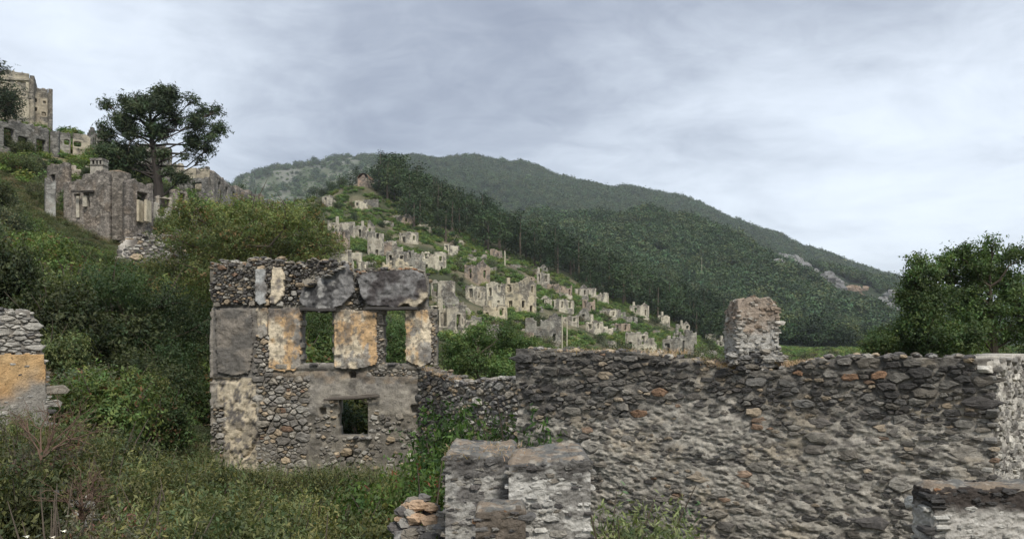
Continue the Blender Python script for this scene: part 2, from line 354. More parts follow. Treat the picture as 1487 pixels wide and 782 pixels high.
def clip_poly(poly, n, c):
    out = []; L = len(poly)
    for i in range(L):
        p, q = poly[i], poly[(i+1) % L]; a = p[0]*n[0]+p[1]*n[1]-c; b = q[0]*n[0]+q[1]*n[1]-c
        if a <= 0: out.append(p)
        if (a < 0 < b) or (b < 0 < a):
            t = a/(a-b); out.append((p[0]+(q[0]-p[0])*t, p[1]+(q[1]-p[1])*t))
    return out
def stone_cells(rect, size, seed, asp=1.7, zone=None, smin=.36):
    """irregular rubble layout: weighted cells, wider than tall. size(u,v) = typical stone height"""
    rs = np.random.RandomState(seed); u0, u1, v0, v1 = rect; pts = []
    v1s = v1*asp; v0s = v0*asp
    area = (u1-u0)*(v1s-v0s); smed = size((u0+u1)/2, (v0+v1)/2)
    N_ = int(area/(smed*asp*.5)**2*11)
    cand = np.c_[rs.uniform(u0, u1, N_), rs.uniform(v0s, v1s, N_)]
    grid = {}; g = .5
    for p in cand:
        s = size(p[0], p[1]/asp)*asp*.5*(smin+1.25*rs.rand()**2.4)
        if zone is not None and not zone(p[0], p[1]/asp): continue
        ci, cj = int(p[0]//g), int(p[1]//g); ok = True
        for i in (-1, 0, 1):
            for j in (-1, 0, 1):
                for q in grid.get((ci+i, cj+j), ()):
                    if (q[0]-p[0])**2+(q[1]-p[1])**2 < (q[2]+s)**2*.72: ok = False; break
                if not ok: break
            if not ok: break
        if ok: t = (p[0], p[1], s); grid.setdefault((ci, cj), []).append(t); pts.append(t)
    cells = []
    for p in pts:
        ci, cj = int(p[0]//g), int(p[1]//g)
        nb = [q for i in (-1, 0, 1) for j in (-1, 0, 1) for q in grid.get((ci+i, cj+j), ()) if q is not p]
        nb.sort(key=lambda q: (q[0]-p[0])**2+(q[1]-p[1])**2)
        s = p[2]*1.75; poly = [(p[0]+s*math.cos(a), p[1]+s*math.sin(a)) for a in np.linspace(0, 2*math.pi, 11)[:-1]+rs.rand()]
        for q in nb[:18]:
            dx, dy = q[0]-p[0], q[1]-p[1]; dd = dx*dx+dy*dy
            t = .5+(p[2]**2-q[2]**2)/(2*dd); t = min(max(t, .2), .8)
            poly = clip_poly(poly, (dx, dy), dx*(p[0]+dx*t)+dy*(p[1]+dy*t))
            if len(poly) < 3: break
        if len(poly) >= 3: cells.append(np.array([(x, y/asp) for x, y in poly]))
    return cells
def resample(poly, n):
    d = np.r_[0, np.cumsum(np.linalg.norm(np.diff(np.r_[poly, poly[:1]], axis=0), axis=1))]
    t = np.linspace(0, d[-1], n, endpoint=False); Q = np.r_[poly, poly[:1]]
    return np.c_[np.interp(t, d, Q[:, 0]), np.interp(t, d, Q[:, 1])]
def hack(c, rs, m_):
    """keep the cell's corners, add jittered edge points: a rough angular outline of ten points"""
    c = np.asarray(c); e = np.linalg.norm(np.roll(c, -1, 0)-c, axis=1)
    while len(c) > 7:
        i = int(np.argmin(e)); c = np.delete(c, i, 0); e = np.linalg.norm(np.roll(c, -1, 0)-c, axis=1)
    q = [tuple(p) for p in c]
    while len(q) < 10:
        a = np.array(q); e = np.linalg.norm(np.roll(a, -1, 0)-a, axis=1); i = int(np.argmax(e)); t = rs.uniform(.35, .65)
        p = a[i]*(1-t)+a[(i+1) % len(a)]*t; q.insert(i+1, tuple(p))
    q = np.array(q); ctr = q.mean(0)
    return ctr+(q-ctr)*(1-.20*rs.rand(10, 1)**1.5)+(rs.rand(10, 2)-.5)*m_*.07
def stones(parent, O, U, N, cells, mask, front, colf, mat, limit, seed, gap=.012, bulge=.26, name='stone', mind=.05, depth_in=.10, extra=None, keep=None):
    """turn cells into domed rough stones; the largest become single parts, the rest one stuff part"""
    rs = np.random.RandomState(seed); out = []
    for c in cells:
        ctr = c.mean(0)
        w_, h_ = np.ptp(c[:, 0]), np.ptp(c[:, 1])
        if min(w_, h_) < mind: continue
        if keep is not None and not keep(ctr, rs): continue
        q = hack(c, rs, min(w_, h_)); K_ = len(q)
        vv = q-ctr; ln = np.linalg.norm(vv, axis=1, keepdims=True); q = ctr+vv*np.maximum(ln-gap, ln*.5)/ln*(1.0)
        ok = mask(q[:, 0], q[:, 1])
        if not mask(ctr[:1], ctr[1:])[0] or ok.sum() < 8: continue
        fr = float(front(ctr[0], ctr[1]))+(rs.rand()-.35)*.05; bl = bulge*min(w_, h_)*(.5+.8*rs.rand())*.5
        tilt = (rs.rand(2)-.5)*.55
        def lay(scale, d, jit):
            r_ = ctr+(q-ctr)*scale; dd = d+((r_-ctr)*tilt).sum(1)+(rs.rand(len(r_))-.5)*jit
            return O+r_[:, :1]*U+r_[:, 1:]*Z3+dd[:, None]*N
        L = [lay(1.0, fr-depth_in, 0), lay(1.0, fr-.25*bl, .012), lay(.84, fr+.75*bl, .10*min(w_, h_)), lay(.45, fr+bl, .12*min(w_, h_))]
        cc = O+ctr[0]*U+ctr[1]*Z3+(fr+bl*1.02+(rs.rand()-.5)*.01)*N
        V = np.concatenate(L+[cc[None]]); Fc = []
        for k_ in range(3):
            for j in range(10):
                a, b = k_*10+j, k_*10+(j+1) % 10; Fc += [(a, b, b+10), (a, b+10, a+10)]
        for j in range(10): Fc.append((30+j, 30+(j+1) % 10, 40))
        Fc = np.array(Fc)
        if np.dot(np.cross(U, Z3), N) < 0: Fc = Fc[:, ::-1]
        C = np.tile(colf(ctr[0], ctr[1], rs), (len(V), 1)); sc_ = 2.2/max(min(w_, h_), .05)
        C = C*(.45+1.1*fbm(V[:, 0]*sc_, V[:, 2]*sc_, V[:, 1]*sc_, 17, 2))[:, None]
        if extra is not None: C = extra(C, V)
        out.append((w_*h_, V, Fc, C))
    out.sort(key=lambda t: -t[0])
    for a, V, Fc, C in out[:limit]: mk(name, V, Fc, mat, parent, C, False)
    rest = out[limit:]
    if rest:
        V, Fc, C = merge([t[1:] for t in rest]); o = mk('small_stones', V, Fc, mat, parent, C, False); o['kind'] = 'stuff'
    return len(out)
def rock(rs, c, r, col, sq=(1, 1, .7)):
    """one lumpy boulder as arrays"""
    nlat, nlon = 5, 8; V = [(0, 0, 1)]
    for i in range(1, nlat):
        th = math.pi*i/nlat
        for j in range(nlon):
            ph = 2*math.pi*j/nlon+i*.3; V.append((math.sin(th)*math.cos(ph), math.sin(th)*math.sin(ph), math.cos(th)))
    V.append((0, 0, -1)); V = np.array(V); V = V*(1+(rs.rand(len(V), 1)-.5)*.42)*np.array(sq)
    a = rs.rand()*6.3; ca, sa = math.cos(a), math.sin(a); V = np.c_[V[:, 0]*ca-V[:, 1]*sa, V[:, 0]*sa+V[:, 1]*ca, V[:, 2]]
    Fc = []
    for j in range(nlon):
        Fc.append((0, 1+j, 1+(j+1) % nlon)); e = 1+(nlat-2)*nlon; Fc.append((len(V)-1, e+(j+1) % nlon, e+j))
    for i in range(nlat-2):
        for j in range(nlon):
            p, q = 1+i*nlon+j, 1+i*nlon+(j+1) % nlon; Fc += [(p, p+nlon, q+nlon), (p, q+nlon, q)]
    return V*r+np.asarray(c), np.array(Fc), np.tile(np.array(col, float), (len(V), 1))
def inpoly(x, y, poly):
    x = np.asarray(x, float); y = np.asarray(y, float); r = np.zeros(x.shape, bool); n = len(poly)
    for i in range(n):
        x1, y1 = poly[i]; x2, y2 = poly[(i+1) % n]
        if y1 == y2: continue
        r ^= ((y1 > y) != (y2 > y)) & (x < (x2-x1)*(y-y1)/(y2-y1)+x1)
    return r
def boxp(x, y, x0, x1, y0, y1): return (x > x0) & (x < x1) & (y > y0) & (y < y1)

GREY = [np.array(c) for c in ((.10, .097, .094), (.16, .155, .145), (.055, .053, .052), (.20, .19, .17), (.13, .118, .10), (.075, .07, .068))]
ORG = np.array((.24, .135, .075)); TANS = np.array((.26, .21, .15)); PALE = np.array((.30, .29, .265))

# ------------------------------------------------------------------ big rubble wall
def big_wall():
    A, B = np.array([(750-CX)/F*12, 12., 0]), np.array([(1442-CX)/F*9, 9., 0])
    L = np.linalg.norm(B-A); U = (B-A)/L; N = np.array([U[1], -U[0], 0.]); zb = -3.5; O = A+Z3*zb
    root = empty('rubble_wall', O, 'long dark grey rubble stone wall with mortar smeared over its lower half', 'wall')
    def pxy(u, v):
        X = A[0]+U[0]*u; Y = A[1]+U[1]*u; return CX+F*X/Y, HY-F*(v+zb)/Y
    tpx = [740, 760, 800, 850, 870, 920, 960, 1000, 1035, 1055, 1090, 1130, 1150, 1200, 1280, 1350, 1400, 1445]
    tpy = [508, 506, 509, 511, 510, 512, 517, 523, 526, 536, 540, 536, 530, 519, 516, 518, 520, 521]
    def mask(u, v):
        px, py = pxy(np.asarray(u, float), np.asarray(v, float))
        top = np.interp(px, tpx, tpy)+(vn(np.asarray(u)*7, 3.3, 0, 5)-.5)*7
        left = 749+(vn(np.asarray(v)*5, 1.3, 0, 6)-.5)*8
        return (py > top) & (px > left)
    def smear(u, v):
        px, py = pxy(np.asarray(u, float), np.asarray(v, float))
        s = .12+ss(py, 580, 640)*.75+(fbm(np.asarray(u)*1.3, np.asarray(v)*2, 0, 31)-.5)*1.5
        s = s+.35*np.exp(-((px-930)/90)**2-((py-590)/35)**2)-.35*ss(px, 1230, 1330)*(1-ss(py, 600, 650))
        return np.clip(s, 0, 1)
    def depth(u, v):
        s = smear(u, v); q = v*.98+u*.12
        d = -.016+s*.030+(fbm(u*6, q*13, 0, 33, 4, .6)-.5)*(.05+.05*s)
        d += (.5-np.abs(fbm(u*5, q*24, 0, 35, 5, .6)-.5)*4)*.021*(.35+s)+(fbm(u*30, q*60, 0, 32, 2)-.5)*.02
        return d+(fbm(u*.8, v*1.1, 0, 34)-.5)*.12
    def colf(u, v, D):
        s = smear(u, v); px, py = pxy(u, v)
        c = lerp([.135, .125, .11], [.24, .226, .20], ss(s, .15, .75))
        c = lerp(c, [.28, .235, .17], ss(fbm(u*1.7, v*3, 0, 37), .56, .68)*.45)
        c = lerp(c, [.07, .065, .06], ss(fbm(u*8, (v*.98+u*.12)*20, 0, 38, 4), .54, .66)*.75)
        c = lerp(c, [.36, .34, .30], ss(fbm(u*7, (v*.98+u*.12)*18, 3, 38, 4), .58, .68)*.5)
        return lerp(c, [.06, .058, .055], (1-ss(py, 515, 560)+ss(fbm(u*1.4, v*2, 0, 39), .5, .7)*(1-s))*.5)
    rect = (-.02, L+.01, 0, 3.45)
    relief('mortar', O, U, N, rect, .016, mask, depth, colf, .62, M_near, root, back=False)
    def size(u, v):
        px, py = pxy(u, v); s = .118
        if px > 1250: s = .13
        return s*(1.1 if py > 640 else 1.0)
    cells = stone_cells(rect, size, 5, 2.1, smin=.27)
    def front(u, v):
        s = float(smear(u, v)); return .006-.004*s+float((fbm(u*.8, v*1.1, 0, 34)-.5)*.12)
    def sc(u, v, rs):
        px, py = pxy(u, v); dark = 1-float(ss(py, 575, 640)); r = rs.rand()
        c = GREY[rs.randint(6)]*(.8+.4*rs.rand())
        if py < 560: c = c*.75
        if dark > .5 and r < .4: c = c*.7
        if r > .93: c = TANS*(.7+.5*rs.rand())
        elif r > .90: c = ORG*(.5+.4*rs.rand())
        elif r > .80 and dark < .6: c = PALE*(.6+.4*rs.rand())
        fld = lerp([.07, .067, .063], [.24, .22, .19], ss(fbm(u*1.9, v*2.6, 0, 36), .42-.1*(1-dark), .64-.05*(1-dark)))
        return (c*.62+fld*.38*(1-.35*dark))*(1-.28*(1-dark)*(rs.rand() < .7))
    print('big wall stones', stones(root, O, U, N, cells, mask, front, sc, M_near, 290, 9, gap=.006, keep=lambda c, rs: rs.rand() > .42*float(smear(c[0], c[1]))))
    # loose top stones
    rs = np.random.RandomState(4); parts = []
    for i in range(150):
        u = rs.uniform(.02, L-.02); px, _ = pxy(u, 0); Yw = A[1]+U[1]*u
        zt = (HY-np.interp(px, tpx, tpy))/F*Yw; b = rs.uniform(0, .55)
        if 1060 < px < 1142 and b > .1: continue
        p = A+U*u-N*b; r = rs.uniform(.025, .065)
        parts.append(rock(rs, (p[0], p[1], zt+rs.uniform(-.02, .02)), r, GREY[rs.randint(6)]*rs.uniform(.8, 1.5) if rs.rand() < .8 else TANS, (1.3, 1, .55)))
    V, Fc, C = merge(parts); o = mk('coping_stones', V, Fc, M_near, root, C); o['kind'] = 'stuff'
    # return wall at the right corner
    C0 = B.copy(); C1 = np.array([(1500-CX)/F*11.2, 11.2, 0]); U2 = (C1-C0)/np.linalg.norm(C1-C0); N2 = np.array([U2[1], -U2[0], 0.])
    L2 = np.linalg.norm(C1-C0); O2 = C0+Z3*zb
    r2 = empty('pale_wall', O2, 'pale grey mortared wall end turning the corner beyond the dark rubble wall', 'wall')
    m2 = lambda u, v: v < 3.26+(vn(u*6, 2, 0, 3)-.5)*.06
    d2 = lambda u, v: (fbm(u*5+v*2, v*10, 0, 43, 4, .6)-.5)*.12
    c2 = lambda u, v, D: lerp([.34, .325, .295], [.13, .12, .11], ss(fbm(u*4+v*2, v*8, 0, 44), .5, .62))
    relief('mortar', O2, U2, N2, (.02, L2, 0, 3.35), .03, m2, d2, c2, .5, M_near, r2)
    ce = stone_cells((.03, L2, 0, 3.25), lambda u, v: .14, 8)
    stones(r2, O2, U2, N2, ce, m2, lambda u, v: .0, lambda u, v, rs: (PALE if rs.rand() < .6 else GREY[1])*(.7+.5*rs.rand()), M_near, 120, 3)
big_wall()

# ------------------------------------------------------------------ chimney stack on the wall
def column(name, label, cat, px0, px1, pt, pb, Y, depth_m, stonesize, colfn, taper=.0, limit=120, round_top=0, group=None, mat=None, cav=()):
    """square masonry stack: four faces of relief mortar plus coursed stones"""
    mat = mat or M_near
    x0, x1 = (px0-CX)/F*Y, (px1-CX)/F*Y; zb, zt = (HY-pb)/F*Y, (HY-pt)/F*Y; H = zt-zb; W = x1-x0
    root = empty(name, ((x0+x1)/2, Y+depth_m/2, zb), label, cat, group)
    corners = [(x0, Y), (x1, Y), (x1, Y+depth_m), (x0, Y+depth_m)]
    per = 0
    for i in range(4):
        a, b = np.array(corners[i]+(0,)), np.array(corners[(i+1) % 4]+(0,)); L = np.linalg.norm(b-a); U = (b-a)/L; N = np.array([U[1], -U[0], 0.])
        O = a+Z3*zb
        def mask(u, v, L=L, i=i):
            t = np.abs(np.asarray(u)/L-.5)*2
            m = v < H*(1-round_top*ss(t, .62, 1.05))+(vn(np.asarray(u)*9, i, 0, 3)-.5)*.05*H
            if i == 0:
                for (cx, cy, cw, ch) in cav: m = m & ~boxp(u, v, cx*L-cw/2, cx*L+cw/2, cy*H, cy*H+ch)
            return m
        q = max(stonesize*.16, .012)
        if i == 2 or (i == 1 and px1 < CX) or (i == 3 and px0 > CX) is False and i == 2: q *= 2.5
        dp = lambda u, v: -.006+(fbm(u*2/stonesize, v*3/stonesize, i, 13)-.5)*.45*stonesize
        relief('mortar', O, U, N, (0, L, 0, H), q, mask, dp, lambda u, v, D: colfn(u/L, v/H, None), min(.12, depth_m*.3), mat, root, .01)
        if i != 2:
            ce = stone_cells((0, L, 0, H), lambda u, v: stonesize, 30+i, 2.0)
            stones(root, O, U, N, ce, mask, lambda u, v: -.012, lambda u, v, rs: colfn(u/L, v/H, rs), mat, limit if i == 0 else 20, 5+i, gap=stonesize*.05, mind=stonesize*.25, depth_in=.05, bulge=.16, keep=lambda c, rs: rs.rand() < .8)
    return root
def chim_col(u, v, rs):
    n = fbm(np.asarray(u)*3, np.asarray(v)*4, 0, 55); t = ss(np.asarray(v)+(n-.5)*.5, .50, .72)
    base = np.array([.27, .265, .25]) if rs is None else (PALE if rs.rand() < .6 else GREY[3])*(.65+.5*rs.rand())
    c = lerp(np.broadcast_to(base, np.shape(t)+(3,)), np.array([.185, .128, .085])*(1 if rs is None else rs.uniform(.6, 1.3)), t*(.6 if rs is None or rs.rand() < .62 else .1))
    return c if rs is None else c.reshape(3)
chim = column('chimney_stack', 'squat stone chimney stack with orange lichened top standing on the wall', 'chimney', 1070, 1132, 430, 534, 10.6, .62, .058, chim_col, round_top=.17, cav=((.36, .13, .07, .09), (.86, .10, .06, .11)))
# ragged plinth stones at the chimney foot
def foot():
    rs = np.random.RandomState(8); ps = []
    for i in range(42):
        px = rs.uniform(1062, 1146); Y = 10.45+rs.uniform(-.12, .15); py = rs.uniform(510, 540)
        ps.append(rock(rs, P(px, py, Y), rs.uniform(.03, .085), GREY[rs.randint(5)]*rs.uniform(.7, 1.4), (1.4, .9, .55)))
    V, Fc, C = merge(ps); o = mk('foot_stones', V, Fc, M_near, chim, C); o['kind'] = 'stuff'
foot()
def shape_stack(root, H):
    """lean the shoulders of the stack in towards its crown"""
    for ch in root.children:
        if ch.name.startswith('foot'): continue
        for v in ch.data.vertices:
            t = v.co.z/H; k_ = 1-.10*float(ss(t, .66, 1.02))+.03*math.sin(t*7+v.co.x*4); v.co.x *= k_; v.co.y *= k_
            v.co.z -= .10*H*abs(v.co.x/.34)**3*float(ss(t, .8, 1.0))
shape_stack(chim, (534-430)/F*10.6)

# ------------------------------------------------------------------ ruined two-storey house front
def ruin():
    Y = 20.0; S = Y/F; x0 = (305-CX)/F*Y; zb = (HY-705)/F*Y; O = np.array([x0, Y, zb]); U = np.array([1., 0, 0]); N = np.array([0, -1., 0])
    root = empty('ruined_house', O, 'ruined two storey stone house front with ochre plaster piers between empty windows', 'house')
    def p(u, v): return 305+np.asarray(u)/S, 705-np.asarray(v)/S
    tx = [300, 312, 330, 350, 365, 395, 412, 420, 440, 470, 500, 512, 520, 532, 560, 600, 618, 624, 640]
    ty = [384, 380, 382, 384, 377, 378, 379, 384, 383, 379, 382, 390, 401, 396, 394, 394, 398, 412, 452]
    holes = [(437, 483, 446, 527), (557, 590, 449, 527), (491, 533, 580, 632)]
    def mask(u, v):
        px, py = p(u, v); jx = (vn(u*9, v*9, 0, 2)-.5)*4; jy = (vn(u*9, v*9, 4, 3)-.5)*4
        right = np.where(py < 448, 622, np.where(py < 531, 634, 608))
        m = (py > np.interp(px, tx, ty)+(vn(u*14, 1, 0, 9)-.5)*7) & (px > 305+jx*.5) & (px < right+jx)
        for a, b, c, d_ in holes: m &= ~boxp(px+jx*.6, py+jy*.6, a, b, c, d_)
        return m
    rub_zones = [(305, 437, 376, 441, .10), (437, 520, 376, 404, .08), (385, 444, 588, 645, .27), (376, 447, 548, 700, .17), (449, 610, 604, 700, .15), (305, 322, 590, 700, .12), (505, 530, 400, 450, .12), (547, 558, 448, 530, .08), (626, 640, 448, 530, .08), (372, 391, 490, 545, .13), (535, 610, 527, 545, .10), (480, 493, 575, 640, .12), (530, 548, 575, 640, .14)]
    def zone(u, v):
        px, py = p(u, v); return any(a < px < b and c < py < d_ for a, b, c, d_, s in rub_zones)
    def size(u, v):
        px, py = p(u, v)
        for a, b, c, d_, s in rub_zones:
            if a < px < b and c < py < d_: return s
        return .2
    def zmask(px, py):
        r = np.zeros(np.shape(px))
        for a, b, c, d_, s in rub_zones: r = np.maximum(r, boxp(px, py, a-1, b+1, c-1, d_+1))
        return r
    def depth(u, v):
        px, py = p(u, v); z = zmask(px, py)
        d = (fbm(u*2.2, v*2.2, 0, 51)-.5)*.10+(fbm(u*9, v*9, 0, 52)-.5)*.05
        d = d-z*.028
        d = d-.10*boxp(px, py, 300, 392, 437+((fbm(u*3, 0, 0, 4)-.5)*8), 447)            # broken string course
        d = d-.13*boxp(px, py, 415, 436, 386, 436)
        d = d+.06*(1-ss(py, 526, 534))*0+.05*boxp(px, py, 391, 608, 528, 536)
        for a, b, c, e in ((507, 515, 540, 549), (464, 473, 592, 602), (597, 608, 587, 600), (500, 512, 655, 668)):
            d = d-.22*boxp(px, py, a, b, c, e)
        crack = np.abs((px-372)+(py-640)*.62+(fbm(u*3, v*3, 0, 7)-.5)*16)
        d = d-.12*(crack < 4)*(py > 585)*(py < 665)
        pit = ss(fbm(u*8, v*6, 0, 53), .56, .64)*boxp(px, py, 305, 372, 545, 700)
        return d-pit*.05-boxp(px, py, 305, 345, 548, 554)*.08
    def colf(u, v, D):
        px, py = p(u, v)
        c = lerp([.15, .143, .13], [.22, .205, .175], ss(fbm(u*2, v*3, 0, 61), .4, .62))
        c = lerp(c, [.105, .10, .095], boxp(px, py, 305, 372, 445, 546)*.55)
        cream = lerp([.42, .37, .28], [.13, .12, .11], ss(fbm(u*11, v*7, 0, 62, 5, .65), .50, .58))
        b = boxp(px, py, 300, 374, 548, 700)*ss(px+(fbm(u*4, v*4, 0, 5)-.5)*30, 312, 322)
        c = lerp(c, cream, b*.9)
        c = lerp(c, [.26, .19, .12], boxp(px, py, 390, 608, 538, 556)*.35*ss(fbm(u*4, v*5, 0, 77), .4, .6))
        c = lerp(c, [.24, .225, .20], boxp(px, py, 449, 606, 556, 592)*.5)
        c = lerp(c, [.07, .066, .062], ss(fbm(u*3.3, v*3.3, 0, 63), .58, .70)*.6)
        c = lerp(c, [.13, .12, .10], zmask(px, py)*.5)
        c = c*(.72+.56*fbm(u*11, v*17, 0, 68, 3))[..., None]
        return lerp(c, [.25, .23, .2], boxp(px, py, 305, 310, 445, 700)*.6)
    rect = (-.05, 340*S, 0, 332*S)
    relief('wall', O, U, N, rect, .036, mask, depth, colf, .52, M_ruin, root)
    cells = stone_cells(rect, size, 15, 1.5, zone)
    def sc(u, v, rs):
        px, py = p(u, v); c = GREY[rs.randint(6)]*.8*(.9+.6*rs.rand())+np.array([.06, .055, .046]); r = rs.rand()
        if py < 445: c = GREY[rs.randint(6)]*(.6+.5*rs.rand())
        if r > .86: c = TANS*(.7+.5*rs.rand())
        elif r > .8: c = PALE*(.6+.3*rs.rand())
        elif r > .785: c = ORG*.5+.04
        return c
    def front(u, v):
        px, py = p(u, v)
        return .005 if px < 449 and py > 545 else (.04 if py < 445 else .0)
    print('ruin stones', stones(root, O, U, N, cells, mask, front, sc, M_near, 270, 19, gap=.010, mind=.035, keep=lambda c, rs: rs.rand() < (.5 if p(c[0], c[1])[0] > 449 and p(c[0], c[1])[1] > 545 else 1.0)))
    # plaster pieces (each its own part)
    def plaster(name, poly, d0, colr, thick=.14, rough=.03, jit=3.0, lab=None, bulge=0.0):
        poly = np.array(poly, float); a, b = poly.min(0), poly.max(0); cen = poly.mean(0)
        u0, u1, v0, v1 = (a[0]-4-305)*S, (b[0]+4-305)*S, (705-b[1]-4)*S, (705-a[1]+4)*S
        def m(u, v):
            px, py = p(u, v); j = (fbm(u*8, v*8, 1, 81, 4, .65)-.5)*3.0*jit; j2 = (fbm(u*8, v*8, 7, 82, 4, .65)-.5)*3.0*jit
            return inpoly(px+j, py+j2, poly)
        def dp(u, v):
            px, py = p(u, v); r = 1-((px-cen[0])/(b[0]-a[0])*2)**2
            return d0+(fbm(u*5, v*5, 2, 83)-.5)*rough*2+(fbm(u*16, v*16, 2, 84)-.5)*rough*.9-ss(fbm(u*9, v*9, 2, 85), .6, .63)*.014+bulge*r
        o = relief(name, O, U, N, (u0, u1, v0, v1), .026, m, dp, lambda u, v, D: colr(u, v, *p(u, v)), thick, M_ruin, root, .01)
        if lab: o['label'] = lab
        return o
    ochre, cream, gry, dk = np.array([.43, .30, .17]), np.array([.50, .44, .335]), np.array([.24, .235, .22]), np.array([.085, .083, .082])
    def pc(w_och, w_gry, topdark=0, seed=0):
        def f(u, v, px, py):
            c = lerp(cream, ochre, ss(fbm(u*2.4, v*1.8, 0, 91+seed, 5, .6), .5-w_och*.2, .66-w_och*.2))
            c = lerp(c, gry, ss(fbm(u*3.6, v*2.3, 0, 92+seed, 6, .6), .62-w_gry*.22, .68-w_gry*.22)*.9)
            c = lerp(c, dk, ss(fbm(u*4, v*3, 0, 96+seed, 5), .58, .66)*.6)
            c = lerp(c, [.17, .15, .125], ss(fbm(u*14, v*11, 0, 98+seed, 4), .60, .66)*.8)
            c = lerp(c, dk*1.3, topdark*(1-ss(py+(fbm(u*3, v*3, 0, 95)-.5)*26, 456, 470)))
            return c
        return f
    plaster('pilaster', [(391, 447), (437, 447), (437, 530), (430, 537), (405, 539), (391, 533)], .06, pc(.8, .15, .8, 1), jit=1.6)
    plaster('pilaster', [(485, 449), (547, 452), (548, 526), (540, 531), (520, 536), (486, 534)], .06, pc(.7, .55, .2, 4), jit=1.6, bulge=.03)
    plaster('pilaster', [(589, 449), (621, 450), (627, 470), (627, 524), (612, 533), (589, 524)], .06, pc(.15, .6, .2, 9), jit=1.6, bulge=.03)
    plaster('plaster_panel', [(373, 447), (389, 447), (389, 486), (380, 492), (373, 488)], .04, pc(.5, .2, 0, 14), .10, jit=1.5)
    plaster('plaster_panel', [(372, 392), (388, 390), (388, 441), (380, 443), (373, 436)], .12, lambda u, v, px, py: lerp([.30, .31, .31], [.16, .155, .15], ss(fbm(u*4, v*4, 0, 3), .5, .65)), .18, jit=1.5, lab='pale grey render strip below the parapet')
    plaster('plaster_panel', [(398, 388), (410, 388), (414, 400), (414, 428), (404, 441), (393, 440), (394, 428)], .14, lambda u, v, px, py: lerp(cream, [.17, .155, .14], ss(fbm(u*3.3, v*3.3, 0, 6)-(py-410)*.004, .45, .6)), .18, jit=1.5, lab='cream render strip with grey top below the parapet')
    plaster('plaster_panel', [(313, 449), (366, 449), (368, 520), (360, 542), (340, 545), (316, 540)], .05, lambda u, v, px, py: lerp([.105, .10, .092], [.17, .155, .135], ss(fbm(u*3, v*3, 0, 8, 5), .42, .62)), .1, .03, jit=2.5, lab='rough dark grey render panel of the upper storey')
    plaster('leaning_slab', [(437, 434), (446, 414), (478, 398), (505, 384), (513, 396), (517, 424), (498, 444), (468, 455), (452, 450), (440, 442)], .22, lambda u, v, px, py: lerp([.17, .17, .172], lerp([.05, .05, .052], [.24, .24, .235], ss(fbm(u*6, v*6, 0, 14), .6, .7)), ss(fbm(u*2.6, v*2.6, 0, 12, 5), .45, .60)), .30, .06, jit=1.2, bulge=.0, lab='dark grey broken render slab tilted above the first window')
    plaster('cornice_slab', [(520, 402), (545, 394), (600, 392), (617, 400), (622, 432), (603, 448), (592, 441), (578, 447), (535, 444), (526, 428)], .24, lambda u, v, px, py: lerp(lerp([.17, .17, .172], [.06, .055, .056], ss(fbm(u*2.4, v*2.4, 0, 22, 5), .45, .62)), cream*.9, ss(px+(py-430)*1.5+(fbm(u*4, v*4, 0, 23)-.5)*50, 595, 612)*.8), .30, .06, jit=1.2, bulge=.0, lab='cracked dark grey render slab with cream corner above the second window')
    def bar(name, pa, pb_, Yb, r, col, lab=None, sides=4):
        a, b = P(*pa, Yb), P(*pb_, Yb); pts = [a+(b-a)*t+np.array([0, 0, math.sin(t*9)*.008]) for t in np.linspace(0, 1, 8)]
        V, Fc, C = tube(pts, [r*(.9+.2*random.random()) for _ in pts], 6, col)
        caps = np.array([[5, 4, 3, 2], [5, 2, 1, 0]]); n = len(V); e = np.array([[0, 1, 2, 3], [0, 3, 4, 5]])+n-6
        o = mk(name, V, np.r_[Fc, caps, e], M_bark, root, C)
        if lab: o['label'] = lab
    bar('lintel', (470, 580), (551, 575), 19.86, .035, (.10, .085, .07), 'weathered timber lintel over the lower window')
    bar('lintel', (478, 577), (545, 572), 19.95, .03, (.16, .14, .115))
    bar('lintel', (436, 449), (488, 450), 19.78, .05, (.06, .055, .05))
    bar('lintel', (530, 448), (606, 448), 19.74, .045, (.06, .055, .05), 'flat timber lintel under the cracked slab')
    # loose stones along the broken top
    rs = np.random.RandomState(14); ps = []
    for i in range(230):
        px = rs.uniform(306, 622); b = rs.uniform(-.05, .5); py = np.interp(px, tx, ty)+rs.uniform(-5, 4)
        q = P(px, py, Y); q[1] += b
        c = GREY[rs.randint(6)]*rs.uniform(.8, 1.5) if rs.rand() < .72 else (TANS*rs.uniform(.6, 1) if rs.rand() < .7 else ORG*.8)
        ps.append(rock(rs, q, rs.uniform(.035, .10), c, (1.4, 1, .5)))
    for i in range(34):   # slates along the tilted slab's edge
        t = rs.rand(); q = P(443+t*62, 418-t*34, Y-.32+rs.uniform(0, .25))
        ps.append(rock(rs, q, rs.uniform(.05, .10), TANS*.7 if rs.rand() < .4 else GREY[rs.randint(6)]*1.2, (1.5, 1, .35)))
    V, Fc, C = merge(ps); o = mk('loose_stones', V, Fc, M_near, root, C); o['kind'] = 'stuff'
    # window sills of loose stones
    for a, b, yy in ((437, 484, 529), (556, 590, 529), (489, 536, 635)):
        ps = [rock(rs, P(x_, yy+rs.uniform(-1, 1), Y-.02+rs.uniform(-.04, .3)), rs.uniform(.05, .10), GREY[rs.randint(6)]*1.3, (1.5, 1, .5)) for x_ in np.linspace(a, b, 11)]
        V, Fc, C = merge(ps); o = mk('window_sill', V, Fc, M_near, root, C)
    # inner cross wall remains seen through the openings
ruin()

